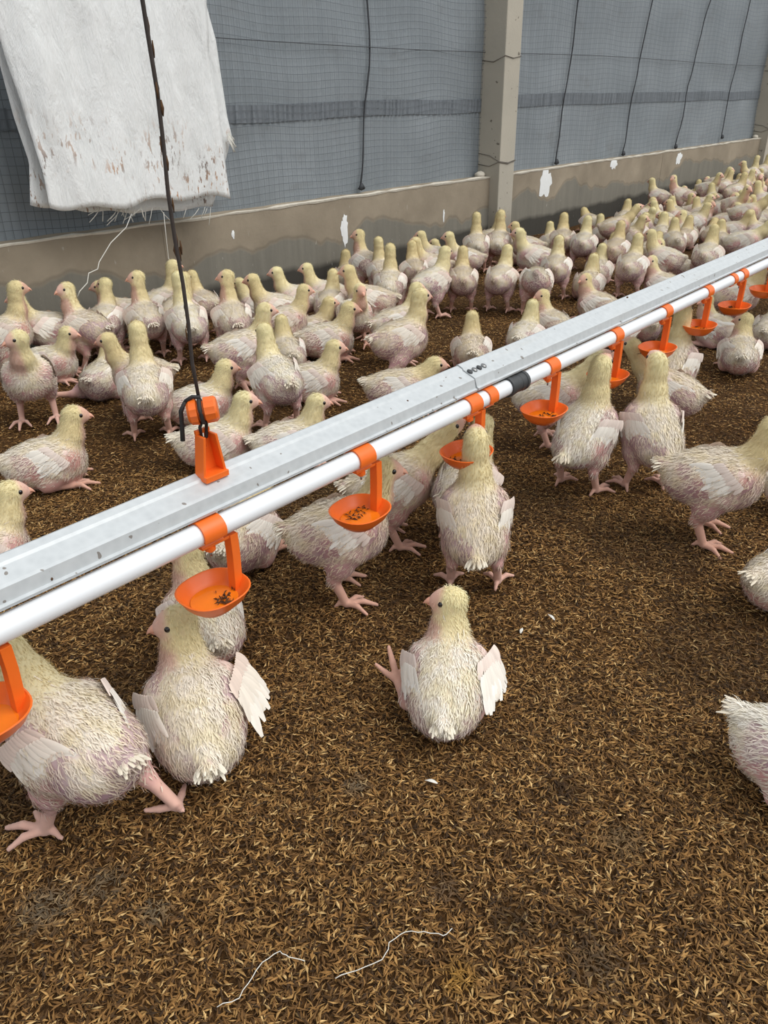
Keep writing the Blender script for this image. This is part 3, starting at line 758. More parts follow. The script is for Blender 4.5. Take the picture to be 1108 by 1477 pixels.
def make_pose(name, hb=.140, pitch=8, neck=((.044, .024, .040), (.070, .058, .0275), (.078, .092, .0220)), head=(.088, .112), hyaw=0, hpitch=-8, nyaw=0,
              sit=False, legs=None, droop=(0, 0), vox=.003, roll=0, seed=0):
    """x forward, y left, z up; origin on the litter under the body"""
    g = np.random.default_rng(100 + seed)
    Rb = roty(math.radians(pitch)) @ rotx(math.radians(roll)); B = np.array([0, 0, hb])
    def T(p): return B + Rb @ np.array(p, float)
    pr = [ell(T((0, 0, 0)), (.078, .061, .057), Rb, .02, TORSO), ell(T((.036, 0, -.006)), (.050, .055, .053), Rb, .02, TORSO), ell(T((-.044, 0, .002)), (.050, .053, .048), Rb, .02, TORSO),
          cap(T((-.070, 0, .016)), T((-.099, 0, .034)), .024, .011, .02, TORSO), ell(T((.022, 0, -.034)), (.050, .032, .024), Rb, .02, TORSO),
          ell(T((.026, .041, .012)), (.034, .022, .027), Rb, .015, TORSO), ell(T((.026, -.041, .012)), (.034, .022, .027), Rb, .015, TORSO)]
    Ry = rotz(math.radians(nyaw))
    N = []
    for i, (x, z, r) in enumerate(neck):
        w_ = i / (len(neck) - 1); q = np.array([x - .05, 0, z]); q = q if i == 0 else Ry @ q
        N.append((B + np.array([.05, 0, 0]) + q, r))
    for (a, ra), (b, rb) in zip(N[:-1], N[1:]): pr.append(cap(a, b, ra, rb, .014, NECK))
    hc = B + np.array([.05, 0, 0]) + Ry @ np.array([head[0] - .05, 0, head[1]])
    Rh = rotz(math.radians(hyaw + nyaw)) @ roty(math.radians(hpitch)); fw, up, sd = Rh[:, 0], Rh[:, 2], Rh[:, 1]
    pr.append(cap(N[-1][0], hc - fw * .006, N[-1][1], .0205, .010, NECK))
    pr.append(ell(hc, (.0285, .0212, .0228), Rh, .008, HEAD))
    pr.append(ell(hc + fw * .0195 - up * .003, (.0140, .0118, .0125), Rh, .008, FACE))
    # legs: (hip side, hock, ankle, toe yaw, toe pitch, ...)
    if legs is None:
        legs = ((1, (-.022, .042, .066), (.000, .046, .0125), 6), (-1, (-.022, -.042, .066), (.000, -.046, .0125), -6)) if not sit else \
               ((1, (-.015, .046, .020), (.045, .040, .0085), 8), (-1, (-.015, -.046, .020), (.045, -.040, .0085), -8))
    for lg in legs:
        s, hock, ank, yaw = lg[:4]; tp = lg[4] if len(lg) > 4 else 0
        hip = T((.005, s * .034, -.022)); hock = np.array(hock); ank = np.array(ank)
        mid = (hip * .45 + hock * .55); pr.append(cap(hip, mid, .034, .024, .016, THIGH)); pr.append(cap(mid, hock, .024, .0115, .010, THIGH))
        pr.append(cap(hock, ank, .0098, .0076, .006, SHANK))
        Rt = rotz(math.radians(yaw)) @ roty(math.radians(tp))
        for a, L, r in ((0, .056, .0054), (40, .045, .0048), (-40, .045, .0048), (172, .022, .0046)):
            d = Rt @ (rotz(math.radians(a)) @ np.array([1, 0, 0])); e = ank + d * L * .55 + np.array([0, 0, .003 if tp == 0 else 0]); f = ank + d * L + np.array([0, 0, -.0075 if tp == 0 else 0.002])
            if tp == 0: f[2] = max(f[2], .0040)
            pr.append(cap(ank, e, r + .0006, r, .0025, SHANK)); pr.append(cap(e, f, r, r * .66, .002, SHANK))
    # field
    lo = np.min([np.minimum(p[1], p[2]) - .05 if p[0] == 'c' else p[1] - p[2].max() - .012 for p in pr], 0); hi = np.max([np.maximum(p[1], p[2]) + .05 if p[0] == 'c' else p[1] + p[2].max() + .012 for p in pr], 0)
    n = np.ceil((hi - lo) / vox).astype(int) + 1; Fd = np.full(tuple(n), .06, np.float32); axs = [lo[a] + vox * np.arange(n[a]) for a in range(3)]
    for p in pr:
        if p[0] == 'e': a, b = p[1] - p[2].max() - .03, p[1] + p[2].max() + .03
        else: rr = max(p[3]) + .03; a, b = np.minimum(p[1], p[2]) - rr, np.maximum(p[1], p[2]) + rr
        sl = tuple(slice(max(0, int((a[i] - lo[i]) / vox)), min(n[i], int((b[i] - lo[i]) / vox) + 2)) for i in range(3))
        X = np.stack(np.meshgrid(*[axs[i][sl[i]] for i in range(3)], indexing='ij'), -1).astype(np.float32)
        d = prim_d(p, X); f0 = Fd[sl]; k = p[4]; hh = np.clip(k - np.abs(f0 - d), 0, None) / k
        Fd[sl] = np.minimum(f0, d) - hh * hh * k * .25
    V, Q = surface_nets(Fd, lo, vox)
    # normals
    T3 = V[Q]; fn = np.cross(T3[:, 2] - T3[:, 0], T3[:, 3] - T3[:, 1]); ar = np.linalg.norm(fn, axis=1) * .5
    vn = np.zeros_like(V)
    for i in range(4): np.add.at(vn, Q[:, i], fn)
    vn /= np.linalg.norm(vn, axis=1)[:, None] + 1e-9
    if (vn * (V - V.mean(0))).sum() < 0: Q = Q[:, ::-1]; vn = -vn; fn = -fn
    # weights by nearest group
    D = np.full((6, len(V)), .2, np.float32)
    for p in pr: D[p[5]] = np.minimum(D[p[5]], prim_d(p, V))
    W = np.exp(-np.clip(D, -.01, None) / .0045); W /= W.sum(0)
    L = (V - B) @ Rb                                            # body frame
    n1 = fbm(V * 38 + seed * 3.7, 3); n2 = fbm(V * 85 + 11 + seed, 2); n3 = fbm(V * 20 + 31 + seed, 2)
    # bare skin: vent and belly, flank under the wing, breast sides
    bare = np.clip((-L[:, 0] - .035) / .03, 0, 1) * np.clip((.012 - L[:, 2]) / .022, 0, 1)
    bare = np.maximum(bare, .85 * np.exp(-((L[:, 0] + .035) / .032) ** 2 - ((L[:, 2] - .0) / .022) ** 2) * (np.abs(L[:, 1]) > .025))
    bare = np.maximum(bare, .8 * np.exp(-((L[:, 0] - .055) / .026) ** 2 - ((L[:, 2] - .008) / .028) ** 2) * np.clip((np.abs(L[:, 1]) - .012) / .02, 0, 1))
    bare = np.maximum(bare, .75 * np.clip((-.020 - L[:, 2]) / .02, 0, 1))
    bare = np.clip(bare * 1.5 * (.45 + 1.2 * n1), 0, 1)
    bare = np.maximum(bare, .75 * np.clip((n3 - .50) / .1, 0, 1) * (L[:, 2] < .045))
    mv = np.clip((n3 - .42) / .16, 0, 1)[:, None]
    skin = C_PINK * (1 - mv) + C_MAUVE * mv
    tor = (C_WHITE * (1 - np.clip((n2 - .45) * 3, 0, 1))[:, None] + C_CREAM * np.clip((n2 - .45) * 3, 0, 1)[:, None]) * (1 - bare[:, None]) + skin * bare[:, None]
    hl = (V - hc) @ Rh
    nk = C_YEL * (.55 + .45 * np.clip(D[TORSO] / .03, 0, 1))[:, None] + C_CREAM * (.45 - .45 * np.clip(D[TORSO] / .03, 0, 1))[:, None]
    thr = np.clip((((V - hc) @ fw) - .004) / .012, 0, 1) * np.clip((hc[2] - .018 - V[:, 2]) / .012, 0, 1)   # bare pink throat
    nk = nk * (1 - .7 * thr)[:, None] + .7 * thr[:, None] * C_PINK
    fc = np.clip((hl[:, 0] - .008 + .25 * np.abs(hl[:, 2] - .001)) / .010, 0, 1)[:, None]
    hd = C_CROWN * (1 - fc) + C_FACE * fc
    ear = np.exp(-(((hl[:, 0] + .007) ** 2 + (hl[:, 2] + .004) ** 2) / .0035 ** 2))[:, None] * .45; hd = hd * (1 - ear) + ear * srgb(190, 150, 140)
    lg = C_LEG * (.9 + .2 * n2)[:, None]
    thg = tor * .55 + .45 * C_PINK
    col = W[TORSO][:, None] * tor + W[NECK][:, None] * nk + W[HEAD][:, None] * hd + W[FACE][:, None] * C_FACE + W[THIGH][:, None] * thg + W[SHANK][:, None] * lg
    me = {'body': mesh_np('chick_body', V, [Q], M['skin'], col)}
    # ---- feather tips: tapered blades lying along the plumage
    ar_v = np.zeros(len(V)); 
    for i in range(4): np.add.at(ar_v, Q[:, i], ar / 4)
    tz = W[TORSO] + .8 * W[THIGH] * (V[:, 2] > .05); nzw = (W[NECK] + W[HEAD] * (1 - fc[:, 0])) * (1 - np.clip(1.6 - np.hypot(hl[:, 0] - .0105, hl[:, 2] - .0035) / .0065, 0, 1) * (np.abs(hl[:, 1]) < .03))
    blades = []
    for (wgt, cnt, Ln, Wd, tilt, kind) in ((ar_v * tz * (1.12 - .85 * bare), 7000, .0105, .0016, .15, 0), (ar_v * nzw, 3600, .0055, .0010, .32, 1)):
        pi_ = wgt / wgt.sum(); vi = g.choice(len(V), cnt, p=pi_); P0 = V[vi] + g.normal(0, vox * .5, (cnt, 3)); nn = vn[vi]
        back = -Rb[:, 0] if kind == 0 else nrm(N[0][0] - hc) - .35 * fw
        fl = back[None] + np.array([0, 0, -.45 if kind == 0 else -.1]) + g.normal(0, .33, (cnt, 3)); fl -= (fl * nn).sum(1)[:, None] * nn; fl /= np.linalg.norm(fl, axis=1)[:, None] + 1e-6
        sde = np.cross(nn, fl); l = Ln * (.6 + .8 * g.random(cnt))[:, None]; wv = Wd * (.6 + .8 * g.random(cnt))[:, None]; tl = (tilt + g.normal(0, .12, cnt))[:, None]
        base = P0 - nn * .0012; midp = P0 + fl * l * .5 + nn * l * .5 * tl; tip = P0 + fl * l + nn * l * tl * .55
        bc = (C_WHITE if kind == 0 else None)
        if kind == 0:
            mixn = np.clip((n2[vi] - .4) * 3, 0, 1)[:, None]; c = C_WHITE * 1.03 * (1 - mixn) + C_CREAM * mixn; c = c * (1 - .45 * bare[vi][:, None]) + .45 * bare[vi][:, None] * srgb(226, 198, 192)
        else: c = col[vi] * 1.03
        c = c * (.86 + .24 * g.random(cnt))[:, None]
        blades.append((np.stack([base - sde * wv * .5, base + sde * wv * .5, midp + sde * wv * .45, midp - sde * wv * .45, tip], 1), np.clip(c, 0, 1), nn))
    bv = np.concatenate([b[0] for b in blades]); k = len(bv); bc = np.repeat(np.concatenate([b[1] for b in blades]), 5, 0); bn = np.repeat(np.concatenate([b[2] for b in blades]), 5, 0)
    o5 = (np.arange(k) * 5)[:, None]
    me['plumage'] = mesh_np('plumage', bv.reshape(-1, 3), [np.array([[3, 2, 1, 0]]) + o5, np.array([[4, 2, 3]]) + o5], M['down'], bc, True, bn)
    # ---- wings
    def feather(V_, F_, C_, root, d, nrm_, L, wd, c, curl=.12):
        sdv = nrm(np.cross(nrm_, d)); b = len(V_); n_ = 6
        for t in np.linspace(0, 1, n_):
            wv = wd * .5 * (math.sin(math.pi * (t * .80 + .12)) ** .7); p = root + d * L * t - nrm_ * curl * L * t * t
            for s_ in (-1, 0, 1): V_.append(p + sdv * wv * s_ + nrm_ * (.0012 if s_ == 0 else 0)); C_.append(c * (1.02 if s_ else .95))
        for q in range(n_ - 1):
            for s_ in (0, 1): F_.append((b + 3*q + s_, b + 3*q + s_ + 1, b + 3*q + s_ + 4, b + 3*q + s_ + 3))
    for s, dr in ((1, droop[0]), (-1, droop[1])):
        V_, F_, C_ = [], [], []
        Rw = Rb @ rotz(s * math.radians(5 - dr * .75)) @ roty(math.radians(5 + dr * .45)) @ rotx(s * math.radians(24 + dr * .95)); Wo = T((.040, s * .044, .027))
        # muscle of the wing: flattened ellipsoid
        nu, nv = 14, 10; b = 0; wc = np.array([-.036, s * .007, -.002])
        for i in range(nv + 1):
            for j in range(nu):
                a, e = 2 * math.pi * j / nu, math.pi * i / nv - math.pi / 2
                p = np.array([.047 * math.sin(e), .0105 * math.cos(e) * math.cos(a), .025 * math.cos(e) * math.sin(a) * (1 - .25 * math.sin(e))]); p[1] += -.25 * s * max(0, p[2]) 
                V_.append(Wo + Rw @ (wc + p)); ww = .5 + .5 * math.sin(e)
                C_.append(C_PINK * .55 * ww + C_WHITE * (1 - .55 * ww))
        for i in range(nv):
            for j in range(nu): F_.append((i * nu + j, i * nu + (j + 1) % nu, (i + 1) * nu + (j + 1) % nu, (i + 1) * nu + j))
        outn = Rw @ np.array([0, s, .15])
        for row, (cnt, x0, x1, z0, z1, L, wd, off, spread) in enumerate(((11, -.056, -.026, .016, -.024, .052, .0125, .004, 30), (12, -.046, -.010, .020, -.025, .038, .0105, .0072, 34), (12, -.024, .006, .020, -.023, .025, .0090, .0098, 36))):
            for q in range(cnt):
                t = q / (cnt - 1); rt = Wo + Rw @ np.array([x0 + (x1 - x0) * t, s * (.010 + off + .004 * math.sin(math.pi * t)), z0 + (z1 - z0) * t])
                an = math.radians(8 - spread * t + g.normal(0, 7)); d = Rw @ nrm([-math.cos(an), -s * .10, math.sin(an) - .10])
                LL = L * (1 - .35 * t * (row == 0)) * (.82 + .36 * g.random()); cc = (srgb(248, 245, 238) if row == 0 else srgb(244, 238, 228) if row == 1 else srgb(238, 222, 212)) * (.88 + .14 * g.random())
                feather(V_, F_, C_, rt, d, nrm(outn + g.normal(0, .06, 3)), LL, wd, np.minimum(cc, 1))
        me['wing' + str(s)] = mesh_np('wing', np.array(V_), [np.array(F_)], M['wing'], np.array(C_))
    V_, F_, C_ = [], [], []
    for q in range(17):
        a = (q - 8) / 8; rt = T((-.095, a * .011, .034 + .007 * (1 - a * a) - .006 * (q % 2))); d = Rb @ nrm([-.9, a * .5 + g.normal(0, .1), .15 + g.normal(0, .15)])
        feather(V_, F_, C_, rt, d, Rb @ nrm([.3, 0, 1]), .015 + .008 * g.random(), .0052, srgb(238, 230, 212) * (.92 + .08 * g.random()), .2)
    me['tail'] = mesh_np('tail_feathers', np.array(V_), [np.array(F_)], M['wing'], np.array(C_))
    # ---- eyes, beak, comb
    def ball(c, r, n_=10, sq=(1, 1, 1)):
        mb = MB(); rings = []
        for i in range(1, n_):
            e = math.pi * i / n_ - math.pi / 2; rings.append([c + Rh @ (np.array([math.cos(e) * math.cos(a) * sq[0], math.sin(e) * sq[1], math.cos(e) * math.sin(a) * sq[2]]) * r) for a in np.linspace(0, 6.2832, 13)[:-1]])
        mb.loft(rings); return mb
    for s in (1, -1):
        o = ball(hc + fw * .0105 + up * .0035 + sd * s * .0180, .0050, sq=(1, .75, 1)).build('eye', M['eye'], None, smooth=True); me['eye' + str(s)] = o.data; bpy.data.objects.remove(o)
    mb = MB(); rings = []
    for t, hh, ww, dz in ((0, .0095, .0088, .0), (.3, .0082, .0072, .0005), (.6, .0058, .0050, -.0005), (.85, .0032, .0026, -.0028), (1, .0009, .0009, -.0052)):
        rings.append([hc + Rh @ (np.array([.0255 + .0175 * t, ww * math.cos(a), dz - .0025 + hh * math.sin(a) * (.9 if math.sin(a) > 0 else .45)])) for a in np.linspace(0, 6.2832, 11)[:-1]])
    mb.loft(rings); rings = []
    for t, hh, ww in ((0, .004, .0072), (.5, .003, .005), (1, .001, .0012)):
        rings.append([hc + Rh @ (np.array([.0250 + .0125 * t, ww * math.cos(a), -.0085 + .001 * t + hh * math.sin(a)])) for a in np.linspace(0, 6.2832, 11)[:-1]])
    mb.loft(rings); o = mb.build('beak', M['beak'], None, smooth=True); me['beak'] = o.data; bpy.data.objects.remove(o)
    mb = MB(); rings = []
    for t in np.linspace(0, 1, 8):
        x = .0300 - .0330 * t; zz = .0048 + .0165 * math.sin(min(1, t * 1.15) * 1.45); hgt = .0034 * math.sin(math.pi * (t * .9 + .05)) + .0006; rings.append([hc + Rh @ np.array([x - dz * .25, yy, zz - .0015 + dz]) for yy, dz in ((-.0034, -.002), (-.0014, hgt), (.0014, hgt), (.0034, -.002))])
    mb.loft(rings); o = mb.build('comb', M['comb'], None, smooth=True); me['comb'] = o.data; bpy.data.objects.remove(o)
    me['hc'] = hc; me['fw'] = fw
    return me

UP = ((.042, .024, .040), (.064, .064, .0270), (.068, .102, .0215))
TALL = ((.040, .024, .040), (.060, .070, .0265), (.064, .118, .0210))
LOW = ((.048, .020, .042), (.080, .040, .029), (.096, .058, .0225))
SU = ((.042, .022, .042), (.064, .056, .0285), (.070, .080, .0230))
POSES = {
 'stand':      dict(),
 'stand_l':    dict(hyaw=70, neck=UP, head=(.074, .122), seed=1),
 'stand_r':    dict(hyaw=-70, neck=UP, head=(.074, .122), seed=2),
 'tall':       dict(neck=TALL, head=(.074, .138), pitch=14, seed=3),
 'tall_l':     dict(neck=TALL, head=(.070, .138), pitch=14, hyaw=75, seed=4),
 'drink':      dict(neck=((.026, .036, .041), (.034, .080, .0280), (.038, .128, .0225)), head=(.046, .148), hpitch=24, pitch=34, hb=.146, seed=5),
 'reach':      dict(neck=((.046, .022, .041), (.086, .054, .0275), (.114, .090, .0220)), head=(.130, .106), hpitch=22, pitch=10, seed=6),
 'walk':       dict(neck=UP, head=(.078, .120), legs=((1, (.012, .042, .072), (.045, .044, .0125), 5), (-1, (-.060, -.042, .060), (-.075, -.044, .028), -5, -35)), seed=7),
 'stride':     dict(neck=((.046, .022, .041), (.084, .050, .0285), (.112, .078, .0225)), head=(.130, .096), hpitch=10, pitch=6, hb=.142, legs=((1, (.015, .045, .066), (.035, .052, .0125), 25), (-1, (-.045, -.052, .060), (-.082, -.062, .024), -10, -22)), seed=8),
 'peck':       dict(pitch=-12, neck=((.048, .0, .041), (.086, -.022, .0285), (.108, -.058, .0225)), head=(.114, -.076), hpitch=-50, seed=9),
 'sit':        dict(sit=True, hb=.062, pitch=4, neck=SU, head=(.082, .101), seed=10),
 'sit_l':      dict(sit=True, hb=.062, pitch=6, neck=SU, head=(.074, .101), hyaw=78, seed=11),
 'sit_r':      dict(sit=True, hb=.062, pitch=6, neck=SU, head=(.074, .101), hyaw=-78, seed=12),
 'sit_low':    dict(sit=True, hb=.060, pitch=2, neck=LOW, head=(.110, .068), hpitch=-5, seed=13),
 'sit_leg':    dict(sit=True, hb=.066, pitch=16, neck=SU, head=(.074, .104), hyaw=84, hpitch=-4, legs=((1, (-.010, .062, .030), (.028, .080, .038), 30, 50), (-1, (-.015, -.046, .018), (.045, -.040, .0085), -8)), droop=(4, 30), seed=14),
 'sit_droop':  dict(sit=True, hb=.068, pitch=18, neck=SU, head=(.074, .104), hyaw=84, hpitch=-6, droop=(6, 42), seed=15),
 'lie_leg':    dict(sit=True, hb=.058, pitch=0, neck=SU, head=(.078, .098), legs=((1, (-.050, .085, .026), (-.075, .145, .030), 100, 25), (-1, (-.015, -.046, .018), (.045, -.040, .0085), -8)), seed=16),
}
PM = {k: make_pose(k, **v) for k, v in POSES.items()}

def place(px, pose, head, label, scale=1.0, group=None, z=None, near=True):
    """px: pixel of the middle of the trunk; head: direction seen from the camera (0 right, 90 away, 180 left, 270 towards)"""
    p = PM[pose]; hb = POSES[pose].get('hb', .14)
    g = gz(px, hb * scale) if z is None else z
    v = nrm(np.array([g[0], g[1]])); r = np.array([v[1], -v[0]]); a = math.radians(head); d = math.cos(a) * r + math.sin(a) * v
    return add_chick(g[0], g[1], math.atan2(d[1], d[0]), pose, label, scale, group, near)
CH = []
def add_chick(x, y, rz, pose, label, scale=1.0, group=None, near=True):
    p = PM[pose]; o = link('broiler_chick', p['body']); o.location = (x, y, 0.001); o.rotation_euler.z = rz; o.scale = (scale,) * 3
    tag(o, label, 'chick', group)
    o.rotation_euler.x = random.uniform(-.03, .03)
    for nm, key in (('plumage', 'plumage'), ('wing', 'wing1'), ('wing', 'wing-1'), ('tail_feathers', 'tail'), ('eye', 'eye1'), ('eye', 'eye-1'), ('beak', 'beak'), ('comb', 'comb')):
        if not near and nm in ('comb', 'tail_feathers'): continue
        c = link(nm, p[key], o)
        if nm == 'plumage': c['kind'] = 'stuff'
    CH.append(o); return o

